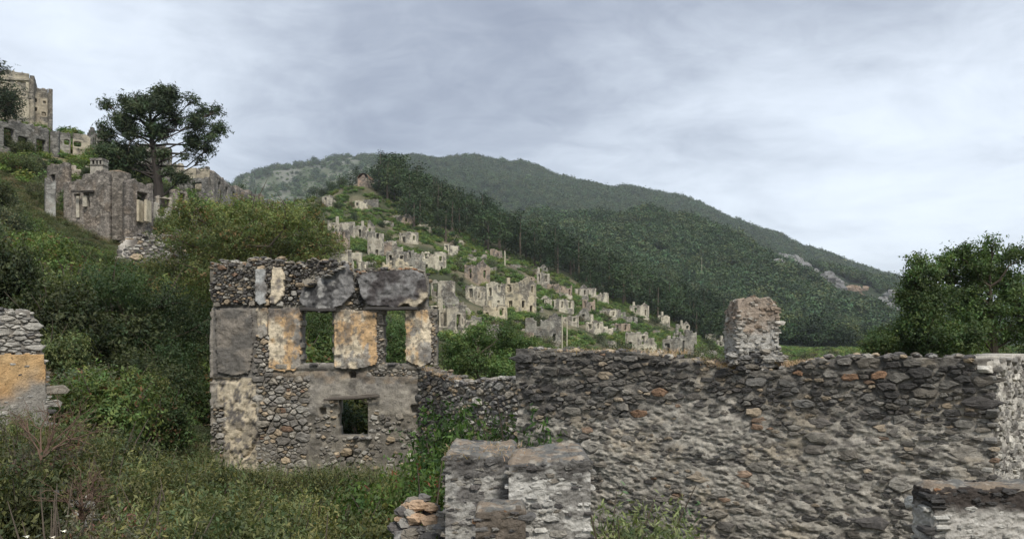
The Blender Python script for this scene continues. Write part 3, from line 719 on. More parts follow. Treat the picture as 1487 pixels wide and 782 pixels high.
def simple_wall(name, label, cat, a, b, thick, mask_top, res, stone, colm, cols, limit=150, seed=1, group=None, zb=None, mat=None, asp=1.7, proud=.0, holes=(), dnoise=.08, end=False, moff=-.03, ridge=0.0, cope=1.0, kp=None):
    """free-standing rubble wall between plan points a and b=(px,Y); mask_top=(px list, py list)"""
    mat = mat or M_near
    A = np.array([(a[0]-CX)/F*a[1], a[1], 0.]); B = np.array([(b[0]-CX)/F*b[1], b[1], 0.]); L = np.linalg.norm(B-A); U = (B-A)/L; N = np.array([U[1], -U[0], 0.])
    O = A+Z3*zb
    root = empty(name, O, label, cat, group)
    def pxy(u, v):
        X = A[0]+U[0]*np.asarray(u); Y = A[1]+U[1]*np.asarray(u); return CX+F*X/Y, HY-F*(np.asarray(v)+zb)/Y
    H = max((HY-py)/F*((a[1]+b[1])/2)-zb for py in mask_top[1])*1.12+.2
    jp = .5*(stone or .2)*F/a[1]
    def mask(u, v):
        px, py = pxy(u, v); m = py > np.interp(px, mask_top[0], mask_top[1])+(vn(np.asarray(u)*1.2/(stone or .3), 3, 0, seed)-.5)*jp
        for (h0, h1, h2, h3) in holes: m = m & ~boxp(px, py, h0, h1, h2, h3)
        return m
    st = stone or .2
    dp = lambda u, v: moff*bool(stone)+ridge*((.5-np.abs(fbm(u*11, v*26, 0, 35+seed, 4, .6)-.5)*4)+(fbm(u*45, v*80, 0, 32, 2)-.5)*.8)+(fbm(u*1.0/st, v*1.6/st, 0, 13+seed)-.5)*st*.45+(fbm(u*.7, v*.7, 0, seed)-.5)*dnoise
    relief('mortar', O, U, N, (0, L, 0, H), res, mask, dp, lambda u, v, D: colm(u, v, *pxy(u, v)), thick, mat, root)
    if stone:
        ce = stone_cells((0, L, 0, H), (lambda u, v: stone), 40+seed, asp)
        stones(root, O, U, N, ce, mask, lambda u, v: proud+float((fbm(u*.7, v*.7, 0, seed)-.5)*dnoise), lambda u, v, rs: cols(rs, *pxy(u, v)), mat, limit, 50+seed, gap=stone*.07, mind=stone*.3, keep=kp)
        if end:
            U3 = N; N3 = -U; Oe = O-N*thick
            me = lambda u, v: mask(np.zeros(np.shape(u)), v)
            relief('mortar', Oe, U3, N3, (0, thick, 0, H), res, me, dp, lambda u, v, D: colm(u, v, *pxy(u*0, v)), .05, mat, root, .0)
            ce = stone_cells((0, thick, 0, H), (lambda u, v: stone), 60+seed, asp)
            stones(root, Oe, U3, N3, ce, me, lambda u, v: proud, lambda u, v, rs: cols(rs, *pxy(0, v)), mat, 60, 70+seed, gap=stone*.07, mind=stone*.3)
        rs = np.random.RandomState(seed); ps = []
        for i in range(int(L*thick/(stone*stone)*1.2*cope)+int(8*cope)):
            u = rs.uniform(0, L); px, _ = pxy(u, 0); Yw = A[1]+U[1]*u
            if abs(np.interp(px+5, *mask_top)-np.interp(px-5, *mask_top)) > 14: continue
            q = A+U*u-N*rs.uniform(0, thick); q[2] = (HY-np.interp(px, *mask_top))/F*Yw+rs.uniform(-.3, .2)*stone*min(1, cope*2)-(cope < .5)*.25*stone
            ps.append(rock(rs, q, stone*rs.uniform(.25, .6), cols(rs, *pxy(u, H)), (1.4, 1, .55)))
        V, Fc, C = merge(ps); o = mk('coping_stones', V, Fc, mat, root, C); o['kind'] = 'stuff'
    if cope < .5:
        nu, nt = int(L/.018)+2, int(thick/.018)+2; uu, tt = np.meshgrid(np.linspace(-.004, L+.004, nu), np.linspace(-.012, thick, nt), indexing='ij')
        px, _ = pxy(uu, 0); Yw = A[1]+U[1]*uu
        zt = (HY-np.interp(px, *mask_top))/F*Yw+.012+(fbm(uu*9, tt*9, 0, 5+seed, 5, .6)-.5)*.07-.05*ss(np.abs(tt/thick-.5), .40, .53)-.04*ss(np.abs(uu/L-.5), .45, .51)
        V = (A+uu[..., None]*U-tt[..., None]*N); V[..., 2] = zt; V = V.reshape(-1, 3)
        i = np.arange(nu-1)[:, None]*nt+np.arange(nt-1)[None]; Fc = np.stack([i, i+nt, i+nt+1, i+1], -1).reshape(-1, 4)[:, ::-1]
        c = lerp([.16, .13, .10], [.10, .10, .095], ss(fbm(uu*8, tt*8, 0, 15+seed, 5), .42, .58)); c = lerp(c, [.24, .22, .19], ss(fbm(uu*16, tt*16, 0, 25+seed), .58, .66)*.7)
        mk('earth_top', V, Fc, mat, root, c.reshape(-1, 3), True)
    return root
# side wall from the ruin towards the big wall
def greys(rs, px=0, py=0):
    c = GREY[rs.randint(6)]*rs.uniform(.9, 1.5); r = rs.rand()
    return TANS*rs.uniform(.7, 1.1) if r > .9 else (PALE*rs.uniform(.6, .9) if r > .8 else c)
simple_wall('side_wall', 'crumbling rubble wall with dry grass on top running right from the ruined house', 'wall', (609, 19.9), (775, 16.5), .5,
    ([600, 612, 640, 660, 680, 700, 752, 780], [531, 533, 545, 553, 556, 551, 550, 552]), .045, .17,
    lambda u, v, px, py: lerp([.10, .093, .085], [.2, .185, .16], ss(px, 645, 665)*.7), lambda rs, px, py: greys(rs)*(.62 if px < 652 else 1.1), 140, 3, zb=-4.0)
# near left wall fragment with ochre render
lw = simple_wall('plastered_wall', 'broken wall end of flat stones with a fading ochre render panel', 'wall', (-60, 12.5), (68, 13.5), .5,
    ([-70, 0, 20, 45, 56, 62, 68], [440, 448, 452, 450, 470, 505, 530]), .03, .11,
    lambda u, v, px, py: np.broadcast_to(np.array([.16, .15, .135]), np.shape(px)+(3,)), lambda rs, px, py: (PALE*rs.uniform(.7, 1.1) if rs.rand() < .5 else GREY[rs.randint(5)]*1.3), 90, 5, zb=-2.2, asp=2.6)
def lw_panel():
    Y = 13.0; S = Y/F; O = P(-60, 640, Y-.55) ; U = (np.array([(68-CX)/F*13.5, 13.5, 0])-np.array([(-60-CX)/F*12.5, 12.5, 0])); U /= np.linalg.norm(U); N = np.array([U[1], -U[0], 0.])
    O = np.array([(-60-CX)/F*12.5, 12.5, -2.2]); L = 1.9
    def pxy(u, v):
        X = O[0]+U[0]*np.asarray(u); Yy = O[1]+U[1]*np.asarray(u); return CX+F*X/Yy, HY-F*(np.asarray(v)-2.2)/Yy
    m = lambda u, v: (pxy(u, v)[1] > 514+(fbm(u*3, v*3, 0, 2)-.5)*6) & (pxy(u, v)[0] < 62+(pxy(u, v)[1]-520)*.07+(fbm(u*3, v*5, 0, 7)-.5)*6)
    def c(u, v, D):
        px, py = pxy(u, v)
        return lerp(lerp([.42, .24, .10], [.40, .30, .17], fbm(u*3, v*3, 0, 9)), [.22, .21, .19], ss(py-.55*(px-30)*-1*.6+(fbm(u*3, v*3, 0, 4)-.5)*40, 545, 580))
    relief('plaster_panel', O, U, N, (0, 1.95, 0, 2.1), .025, m, lambda u, v: .055+(fbm(u*5, v*5, 0, 6)-.5)*.03, c, .08, M_ruin, lw, .005)
lw_panel()

# ------------------------------------------------------------------ near wall stubs at the bottom edge
def whitish(rs, px=0, py=0):
    return (np.array([.35, .345, .325])*rs.uniform(.65, 1.15) if rs.rand() < .75 else GREY[rs.randint(6)])
def stub(name, label, px0, px1, Y, pt, thick, colm, cols, seed, stone=.055, side=True, yaw=0.0, end=False):
    r_ = simple_wall(name, label, 'wall', (px0, Y), (px1, Y+yaw), thick, ([px0-5, px1+5], pt), .011, stone, colm, cols, 200, seed, zb=(HY-880)/F*Y, asp=2.2, dnoise=.03, end=end, moff=.004, proud=-.008, ridge=.016, cope=.3, kp=lambda c, rs: rs.rand() < .62)
    # right end face
    A = np.array([(px1-CX)/F*(Y+yaw), Y+yaw, (HY-880)/F*Y]); 
    return r_
wcol = lambda u, v, px, py: lerp(lerp([.35, .345, .325], [.17, .165, .155], ss(fbm(u*7, v*14, 0, 5), .52, .62)), [.05, .047, .045], (1-ss(py+(fbm(u*6, v*6, 0, 9)-.5)*50, 676, 705))*.85)
gcol = lambda u, v, px, py: lerp(lerp([.27, .265, .25], [.13, .125, .12], ss(fbm(u*6, v*9, 0, 15), .45, .6)), [.05, .047, .045], (1-ss(py+(fbm(u*6, v*6, 0, 9)-.5)*40, 672, 700))*.8)
def wst(rs, px, py):
    if py < 686: return GREY[2] if rs.rand() < .5 else (ORG*.7 if rs.rand() < .2 else GREY[rs.randint(6)])
    return whitish(rs)
def gst(rs, px, py): return GREY[rs.randint(6)]*(.8 if py < 700 else 1.3)
stub('wall_stub', 'grey rubble wall stub with dry grass and moss on its flat top', 646, 752, 6.5, [660, 664], 1.0, gcol, gst, 11)
stub('wall_stub', 'whitewashed rubble wall stub with orange lichen along its dark top edge', 738, 858, 6.1, [676, 668], 1.0, wcol, wst, 12)
stub('wall_stub', 'low dark lichened block in front of the whitewashed wall stub', 690, 764, 5.7, [742, 740], .35, lambda u, v, px, py: np.broadcast_to(np.array([.10, .085, .07]), np.shape(px)+(3,)), lambda rs, px, py: ORG*.6 if rs.rand() < .12 else GREY[rs.randint(6)], 13)
bcol = lambda u, v, px, py: lerp([.32, .31, .29], [.045, .038, .034], 1-ss(py+(fbm(u*6, v*6, 0, 9)-.5)*30, 732, 750))
stub('wall_stub', 'black capped pale stone wall stub against the right end of the rubble wall', 1355, 1530, 6.2, [709, 707], .3, bcol, lambda rs, px, py: (ORG*.8 if px < 1380 and rs.rand() < .25 and py < 722 else GREY[2]*.85 if py < 736 else whitish(rs)), 14, stone=.07, end=True)

# ------------------------------------------------------------------ foliage
def leaves(clumps, n, size, seed, base, spray=12, var=.30, aspect=.45, up=.35, tipc=None, fill=.5, spread=1.4, frond=3.6):
    """leaf blades grouped in sprays through the volume of ellipsoidal clumps (x,y,z,rx,ry,rz)"""
    rs = np.random.RandomState(seed); K = np.asarray(clumps, float); wgt = K[:, 3]*K[:, 5]; wgt = wgt/wgt.sum()
    ns = n//spray; ci = rs.choice(len(K), ns, p=wgt); dr = rs.normal(size=(ns, 3)); dr /= np.linalg.norm(dr, axis=1, keepdims=True)
    rr = rs.rand(ns)**fill; lump = .72+.56*vn(dr[:, 0]*2.3+ci*3.1, dr[:, 1]*2.3, dr[:, 2]*2.3, seed)
    c = K[ci, :3]+dr*K[ci, 3:]*(rr*lump)[:, None]
    ctint = 1+(rs.rand(len(K))-.5)*var*2.0; stint = 1+(rs.rand(ns)-.5)*var*1.6
    si = np.repeat(np.arange(ns), spray); m = len(si)
    fd = dr+rs.normal(size=(ns, 3))*.55+np.array([0, 0, .55]); fd /= np.linalg.norm(fd, axis=1, keepdims=True)
    tt_ = np.tile(np.linspace(-.5, 1, spray), ns)[:, None]; fl_ = size*frond*(.6+.8*rs.rand(ns))[si][:, None]
    p = c[si]+fd[si]*tt_*fl_+rs.normal(size=(m, 3))*size*spread*.55*(.35+.65*(1-tt_.clip(0, 1)))+np.array([0, 0, -.25])*fl_*tt_.clip(0, 1)**2
    nrm = dr[si]*.9+rs.normal(size=(m, 3))*.65+np.array([0, 0, up]); nrm /= np.linalg.norm(nrm, axis=1, keepdims=True)
    t = np.cross(nrm, rs.normal(size=(m, 3))); t /= np.linalg.norm(t, axis=1, keepdims=True)+1e-9; b = np.cross(nrm, t)
    s = size*(.6+.8*rs.rand(m))[:, None]
    V = np.stack([p-t*s*.5, p+b*s*aspect*.5, p+t*s*.5, p-b*s*aspect*.5], 1).reshape(-1, 3)
    Fc = np.arange(m*4).reshape(m, 4)
    col = np.array(base)[None]*(ctint[ci][si]*stint[si]*(1+(rs.rand(m)-.5)*var))[:, None]
    wn = rs.rand(ns)[si][:, None]; col = col*(1+(wn-.5)*np.array([.5, .08, -.1]))
    if tipc is not None:
        tt = (rs.rand(ns) < tipc[1])[si]; col[tt] = np.array(tipc[0])*(.7+.6*rs.rand(tt.sum(), 1))
    return V, Fc, np.repeat(col, 4, 0)
def shrub_proto(name, label, cat, nleaf, size, seed, base, group=None, nc=9, tipc=None, aspect=.45, stems=14, squash=1.0, mat=None, spray=12, bare=False, spread=1.3, fill=.5):
    rs = np.random.RandomState(seed); K = []
    for i in range(int(nc*1.7)):
        a = rs.rand()*6.28; r = .70*math.sqrt(rs.rand()); z = .30+.85*rs.rand()*(1-r*.55); q = .15+.20*rs.rand()
        K.append((r*math.cos(a), r*math.sin(a), z*squash, q, q, q*1.15))
    K.append((0, 0, .42*squash, .62, .62, .36))
    root = empty(name, (0, 0, 0), label, cat, group)
    V, Fc, C = leaves(K, nleaf, size, seed, base, tipc=tipc or ((base[0]*1.75, base[1]*1.55, base[2]*1.5), .2), aspect=aspect, spray=spray, spread=spread, fill=fill, var=.45); mk('foliage', V, Fc, mat or M_leaf, root, C)
    if stems:
        ps = []
        for i in range(stems):
            a = rs.rand()*6.28; r = .85*math.sqrt(rs.rand()); h = (.7+.6*rs.rand())*squash
            pts = [(0, 0, -.25), (r*.35*math.cos(a), r*.35*math.sin(a), h*.4), (r*.75*math.cos(a+.2), r*.75*math.sin(a+.2), h*.8), (r*math.cos(a+.1), r*math.sin(a+.1), h)]
            ps.append(tube(pts, [.022, .016, .010, .004], 4, (.10, .08, .06)))
        V, Fc, C = merge(ps); mk('branches', V, Fc, M_bark, root, C)
    return root
PROTO_USED = set()
def put(proto, loc, rotz, sc, label=None, group=None):
    if proto.name not in PROTO_USED:
        PROTO_USED.add(proto.name); o = proto; o.location = tuple(loc); o.rotation_euler = (0, 0, rotz); o.scale = sc
        if label: o['label'] = label
    else: o = dup(proto, loc, rotz, sc, label)
    if group: o['group'] = group
    elif label and 'group' in o.keys(): del o['group']
    return o
NEARX = 1.0
def put_px(proto, px, Y, top, wpx, label=None, group=None, sink=.15):
    x = (px-CX)/F*Y; z0 = gz(px, Y); zt = (HY-top)/F*Y; h = max(zt-z0, .3)+sink; w_ = wpx/F*Y/2
    w_ = max(w_, h*.42)
    return put(proto, (x, Y, z0-sink), random.random()*6.28, (w_/.95, w_/.95, h/1.45), label, group)
G1, G2, G3, G4 = (.058, .074, .028), (.036, .050, .021), (.085, .105, .035), (.06, .075, .042)
near = [shrub_proto('shrub', 'leafy green shrub in the near undergrowth', 'shrub', 46000, .052, 101, G1, nc=12),
        shrub_proto('shrub', 'leafy green shrub in the near undergrowth', 'shrub', 46000, .05, 102, (.078, .093, .038), nc=14, aspect=.3),
        shrub_proto('shrub', 'leafy green shrub in the near undergrowth', 'shrub', 32000, .046, 103, (.072, .068, .045), nc=10, aspect=.3, stems=40, tipc=((.12, .06, .045), .12))]
mid = [shrub_proto('shrub', 'dark green shrub on the slope', 'shrub', 24000, .068, 111, G2, nc=12),
       shrub_proto('shrub', 'green shrub on the slope', 'shrub', 24000, .068, 112, G1, nc=14),
       shrub_proto('shrub', 'grey green shrub on the slope', 'shrub', 20000, .065, 113, G4, nc=11),
       shrub_proto('shrub', 'green shrub on the slope', 'shrub', 20000, .07, 114, (.06, .092, .028), nc=14, tipc=((.10, .06, .03), .07))]

# near undergrowth, each shrub set out one by one: px, Y, top, width, kind, label
NL = 'the near undergrowth'
for px, Y, top, wd, k_, lab in [
    (40, 9.0, 590, 190, 2, 'brownish twiggy shrub beside the ochre wall end'),
    (135, 10.5, 585, 150, 1, 'light green feathery shrub reaching up just right of the ochre wall end'),
    (5, 7.6, 615, 150, 0, 'leafy green shrub at the picture edge below the ochre wall end'),
    (215, 10.0, 628, 170, 1, 'light green shrub below the dark thicket, leftmost of the pale row'),
    (300, 9.4, 668, 160, 0, 'mid green shrub at the foot of the ruined house left corner'),
    (100, 6.6, 672, 200, 2, 'brown and grey twiggy shrub over the rubble near the bottom edge'),
    (230, 7.2, 678, 200, 1, 'pale green shrub spreading beside the twiggy rubble shrub'),
    (10, 5.6, 745, 180, 2, 'dry brown shrub in the bottom corner of the slope'),
    (355, 7.4, 700, 190, 0, 'deep green shrub at the bottom edge in front of the tall grass'),
    (480, 7.6, 722, 190, 1, 'pale green leafy shrub at the bottom edge before the lower window'),
    (420, 9.8, 682, 170, 1, 'pale green shrub under the bulging stones of the ruined house'),
    (540, 9.9, 690, 150, 0, 'mid green shrub below the timber lintel window'),
    (300, 5.8, 735, 180, 0, 'dark green shrub cut by the bottom edge of the photo'),
    (560, 6.9, 745, 110, 0, 'dark shrub beside the lichened rubble heap'),
    (80, 11.2, 588, 110, 1, 'feathery light green shrub between the ochre wall end and dark thicket'),
    (175, 12.5, 612, 120, 0, 'mid green shrub rising in front of the dark thicket'),
    (255, 12.8, 648, 110, 1, 'pale green shrub at the left corner of the ruined house'),
    (160, 8.4, 640, 160, 1, 'broad pale green shrub above the twiggy rubble shrub'),
    (330, 14.6, 664, 110, 0, 'small green shrub hiding the cream lower render of the ruined house'),
    (395, 14.8, 660, 110, 1, 'small pale shrub at the foot of the bulging stonework'),
    (460, 14.8, 664, 110, 0, 'small green shrub under the left side of the lower window'),
    (520, 14.6, 660, 100, 1, 'small pale green shrub directly below the lower window'),
    (365, 11.6, 676, 130, 1, 'wispy pale shrub in the middle of the ground before the ruined house'),
    (490, 11.4, 682, 130, 0, 'rounded green shrub in the ground before the lower window'),
    (250, 8.6, 676, 130, 0, 'rounded dark shrub left of the ground before the ruined house'),
    (560, 12.4, 668, 80, 1, 'small pale shrub left of the red leaved shrub'),
    (18, 11.4, 578, 120, 1, 'full rounded shrub hiding the foot of the ochre wall end'),
    (62, 10.2, 592, 110, 0, 'dense mid green shrub crowding the right foot of the ochre wall end'),
    (150, 10.8, 600, 120, 0, 'full leafy shrub standing between the bare twigs and dark thicket'),
    (205, 11.2, 622, 110, 1, 'full pale shrub in front of the middle of the dark thicket'),
    (270, 10.6, 640, 110, 0, 'full mid green shrub touching the ruined house left corner'),
    (110, 9.5, 600, 90, 1, 'tall pale feathery shrub just right of the bare twiggy bush'),
    (212, 9.0, 628, 90, 1, 'tall pale feathery shrub standing before the dark thicket'),
    (292, 8.2, 662, 80, 1, 'narrow pale feathery shrub left of the ruined house base'),
    (378, 8.6, 686, 80, 1, 'narrow pale feathery shrub in the grass below the cream render'),
    (452, 8.8, 694, 90, 1, 'upright pale feathery shrub in the grass below the lower window'),
    (524, 8.4, 702, 80, 0, 'upright mid green shrub left of the lichened rubble heap'),
    (420, 6.2, 738, 170, 1, 'feathery pale shrub at the bottom edge, nearest below the ruined house'),
    (190, 5.9, 720, 170, 1, 'feathery green shrub at the bottom edge right of the white flowers')]:
    put_px(near[k_], px, Y, top, wd, lab)
red = shrub_proto('flowering_shrub', 'glossy green shrub with red young leaves between the ruined house and wall stub', 'shrub', 24000, .052, 121, (.055, .10, .025), nc=12, tipc=((.12, .05, .03), .045), aspect=.4)
put_px(red, 612, 9.5, 628, 100)
put_px(shrub_proto('dark_shrub', 'tall dark green shrub climbing the wall beside the big rubble wall', 'shrub', 24000, .06, 122, (.035, .075, .018), nc=12, aspect=.35), 718, 12.3, 532, 90)
put_px(shrub_proto('bright_shrub', 'small green shrub rooted at the foot of the tall dark shrub', 'shrub', 14000, .07, 123, (.06, .10, .03), nc=10, tipc=((.12, .07, .035), .05)), 680, 11.8, 615, 60)
put_px(shrub_proto('wispy_shrub', 'wispy pale green shrub growing against the big rubble wall', 'shrub', 24000, .062, 124, (.085, .11, .05), nc=10, aspect=.28, stems=30, fill=.8), 897, 8.1, 652, 112, sink=.0)

# dense thicket on the slope
def allowed(px, Y):
    if Y > 62: return np.interp(px, [-60, 0, 40, 72, 100, 150, 190, 250, 330, 400], [200, 168, 172, 178, 186, 196, 225, 262, 280, 290]) if Y > 88 else np.interp(px, [-60, 0, 72, 90, 130, 230, 330, 400], [215, 215, 222, 215, 225, 262, 290, 300])
    far = np.interp(px, [-60, 0, 40, 70, 100, 150, 190, 225, 250, 300, 370, 430, 470, 490, 510, 650, 760, 1500], [232, 250, 300, 322, 335, 352, 372, 352, 320, 305, 300, 315, 345, 385, 420, 480, 500, 505])
    nr = np.interp(px, [-60, 60, 75, 120, 240, 300, 306, 640, 650, 1500], [600, 600, 470, 405, 400, 420, 700, 700, 560, 560])
    return nr if Y < 19 else far
rs = np.random.RandomState(77); placed = []
def scatter(n, pxr, Yr, rr, protos, labels, group, avoid=None, tries=6000, hmin=.8, near_lim=.75):
    c = 0
    for _ in range(tries):
        if c >= n: break
        Y = math.exp(rs.uniform(math.log(Yr[0]), math.log(Yr[1]))); px = rs.uniform(*pxr); x = (px-CX)/F*Y; r = rs.uniform(*rr)
        if avoid and avoid(px, Y, r): continue
        if any((x-a)**2+(Y-b)**2 < ((r+q)*near_lim)**2 for a, b, q in placed): continue
        z0 = gz(px, Y); zlim = (HY-max(allowed(px-r*F/Y*.6, Y), allowed(px, Y), allowed(px+r*F/Y*.6, Y)))/F*Y
        h = min(r*rs.uniform(1.3, 1.9), zlim-z0)
        if h < hmin: continue
        if h < r*1.0: r = h
        placed.append((x, Y, r)); i = rs.randint(len(protos))
        put(protos[i], (x, Y, z0-.25), rs.rand()*6.28, (r/.95, r/.95, (h+.25)/1.45), labels[i], group); c += 1
    print('scatter', group, c)
ruinav = lambda px, Y, r: (298-r*F/Y < px < 640+r*F/Y and 14 < Y < 21.5+r)
scatter(26, (62, 300), (15.5, 21), (.9, 1.7), mid, ['dark green shrub in the thicket between the ochre wall end and the ruined house']*4, 'shrubs of the thicket beside the ruined house', ruinav)
scatter(120, (-60, 300), (21, 60), (1.0, 2.3), mid, ['dark green shrub crowding the hillside below the upper ruins', 'mid green shrub crowding the hillside below the upper ruins', 'grey green shrub crowding the hillside below the upper ruins', 'bushy green shrub with brown tips crowding the hillside'], 'shrubs crowding the hillside below the upper ruins', ruinav)
scatter(75, (-70, 410), (64, 112), (.9, 1.8), mid, ['green shrub between the ruins of the hilltop ridge']*4, 'shrubs between the hilltop ruins', lambda px, Y, r: (85 < px < 230 and Y < 64), hmin=.5)
scatter(80, (20, 270), (40, 62), (.6, 1.1), mid, ['small green shrub on the open slope below the chimney house']*4, 'small shrubs below the chimney house', hmin=.35, near_lim=.5)
scatter(40, (300, 760), (24, 60), (1.2, 2.6), mid, ['green shrub growing behind the ruined house']*4, 'shrubs growing behind the ruined house', lambda px, Y, r: ruinav(px, Y, r) or (Y > 44 and 690 < px < 740))
scatter(30, (740, 1480), (20, 60), (1.0, 1.8), mid, ['low green shrub in the hollow behind the big rubble wall']*4, 'low shrubs behind the big rubble wall')

def tree(name, label, base_px, Y, clumps, nleaf, size, seed, basec, trunk_r, limbs=None, mat=None, aspect=.5, spray=12, var=.3, tipc=None, cat='tree', fork=.3, depthf=1.0, fill=.5, spread=1.4, group=None, satellites=0, bark=(.10, .08, .06), frond=3.6):
    """clumps: (px, py, radius_px[, flat]) at distance Y, spread in depth; limbs run from trunk to clumps"""
    rs = np.random.RandomState(seed); x0 = (base_px-CX)/F*Y; z0 = gz(base_px, Y)-.3
    root = empty(name, (x0, Y, z0), label, cat, group); K = []
    for c in clumps:
        p_ = P(c[0], c[1], Y); r = c[2]/F*Y; fl = c[3] if len(c) > 3 else .7
        p_[1] += rs.uniform(-1, 1)*depthf*r*1.6; K.append((*p_, r, r*1.1, r*fl))
    if satellites:
        for kx in list(K):
            for _ in range(satellites):
                o_ = rs.normal(size=3); o_ /= np.linalg.norm(o_); o_[2] = abs(o_[2])*.6; q = kx[3]*rs.uniform(.28, .5)
                K.append((kx[0]+o_[0]*kx[3]*1.15, kx[1]+o_[1]*kx[4]*1.15, kx[2]+o_[2]*kx[5]*1.3, q, q, q*.8))
    V, Fc, C = leaves(K, nleaf, size, seed, basec, aspect=aspect, spray=spray, var=var, tipc=tipc, fill=fill, spread=spread, frond=frond)
    mk('crown', V, Fc, mat or M_leaf, root, C)
    Ka = np.array(K); top = Ka[:, 2].max(); cx = Ka[:, 0].mean(); cy = Y
    H = top-z0; tp = [(x0+(cx-x0)*t*.6+math.sin(t*5)*trunk_r*.6, Y+math.cos(t*4)*trunk_r*.5, z0+H*t*.86) for t in np.linspace(0, 1, 9)]
    ps = [tube(tp, [trunk_r*(1.25-1.1*t) for t in np.linspace(0, 1, 9)], 8, bark)]
    V, Fc, C = merge(ps); mk('trunk', V, Fc, M_bark, root, C)
    ps = []
    for kx in K[:len(clumps)]:
        e = np.array(kx[:3]); t = min(max(((e[2]-z0)/H-.14)/.86, fork*.8), .9); i = t*8; a = np.array(tp[int(i)])*(1-i % 1)+np.array(tp[min(int(i)+1, 8)])*(i % 1)
        mdl = (a+e)/2+np.array([0, 0, -.06*np.linalg.norm(e-a)])+rs.normal(size=3)*.03*H
        q1 = a*.6+mdl*.4+rs.normal(size=3)*.01*H
        ps.append(tube([a, q1, mdl, e*.65+mdl*.35, e], [trunk_r*.26, trunk_r*.2, trunk_r*.13, trunk_r*.08, trunk_r*.03], 5, bark))
        for _ in range(3):
            d_ = rs.normal(size=3)*kx[3]*.7; ps.append(tube([e*.6+mdl*.4, e+d_*.5, e+d_], [trunk_r*.12, trunk_r*.07, trunk_r*.02], 4))
    V, Fc, C = merge(ps); mk('limbs', V, Fc, M_bark, root, C)
    return root
# the lone pine on the left ridge
tree('pine_tree', 'large lone dark pine with open spreading crown above the hillside ruins', 226, 73,
    [(160, 156, 9), (170, 172, 10), (185, 150, 13), (205, 144, 14), (232, 136, 15), (256, 142, 13), (242, 160, 20), (212, 164, 18), (184, 180, 16), (160, 200, 11), (174, 214, 14), (200, 196, 18), (232, 190, 19), (252, 172, 12), (284, 148, 8), (292, 160, 10), (312, 158, 7), (313, 185, 10), (292, 182, 15), (276, 198, 12), (300, 214, 9, .45), (282, 212, 13, .4), (292, 230, 9, .4), (305, 200, 9, .5), (162, 236, 12), (184, 238, 15), (150, 214, 8), (206, 224, 14), (176, 262, 10, .5), (262, 258, 12, .4), (250, 250, 8, .4), (196, 268, 9, .5), (270, 230, 6, .4), (153, 186, 6), (164, 250, 13), (186, 258, 13), (206, 246, 11), (216, 282, 7, .5), (172, 226, 15), (240, 226, 9)],
    44000, .34, 201, (.026, .042, .018), .50, mat=M_needle, aspect=.22, spray=16, spread=1.1, fill=.75, satellites=1, frond=1.8,  bark=(.05, .042, .036))
tree('pine_tree', 'dark pine at the picture edge beside the tall hilltop building', -14, 88,
    [(-10, 110, 16), (2, 104, 9), (4, 135, 12), (-8, 150, 18), (0, 165, 9), (-20, 130, 20), (8, 148, 7)], 7000, .4, 202, (.024, .040, .018), .4, mat=M_needle, aspect=.22, spray=14, spread=1.5)
# broad tree left of the ruin top
tree('broadleaf_tree', 'broad light green tree rising behind the left end of the ruined house', 350, 31,
    [(250, 345, 34), (285, 318, 32), (320, 312, 34), (360, 306, 36), (400, 312, 36), (435, 322, 34), (462, 345, 30), (300, 355, 42), (350, 350, 46), (400, 355, 46), (445, 372, 34), (235, 385, 36), (270, 400, 44), (320, 400, 46), (470, 378, 20), (240, 430, 36), (280, 450, 40), (380, 410, 50), (440, 410, 40), (488, 360, 12), (330, 460, 40), (400, 460, 40)],
    85000, .085, 203, (.088, .118, .042), .28, tipc=((.12, .085, .04), .08), var=.42, satellites=1)
tree('broadleaf_tree', 'dark green tree filling the hollow left of the ruined house', 190, 24,
    [(120, 430, 45), (170, 420, 50), (225, 440, 50), (270, 470, 45), (130, 480, 55), (190, 490, 60), (250, 520, 50), (100, 520, 50), (150, 550, 55), (220, 560, 55), (280, 560, 35), (75, 470, 30), (90, 570, 36), (290, 610, 25), (200, 600, 50)],
    70000, .07, 204, (.030, .050, .018), .22, var=.35)
for c in ([('broadleaf_tree', 'rounded green tree behind the ruined house seen over the side wall', 690, 33, [(655, 510, 18), (670, 500, 20), (700, 498, 22), (725, 505, 22), (745, 500, 20), (690, 525, 26), (730, 530, 26), (660, 530, 20), (765, 500, 14), (735, 482, 16), (700, 478, 14), (685, 485, 12)], 26000, .085, 205, (.060, .10, .030)),
           ('broadleaf_tree', 'leafy green tree seen through the first upper window of the ruined house', 455, 29, [(450, 480, 30), (475, 500, 26), (440, 520, 26), (465, 530, 26), (460, 460, 22)], 14000, .08, 206, (.045, .075, .024)),
           ('broadleaf_tree', 'leafy green tree seen through the second upper window of the ruined house', 575, 30, [(572, 478, 22), (590, 500, 24), (560, 515, 24), (580, 530, 26), (540, 540, 30)], 14000, .08, 207, (.048, .08, .026)),
           ('broadleaf_tree', 'dark leafy tree seen through the lower window of the ruined house', 512, 24, [(505, 600, 30), (525, 620, 30), (490, 630, 30), (540, 590, 24), (515, 580, 26)], 9000, .075, 208, (.02, .032, .014))]):
    tree(*c, .16)
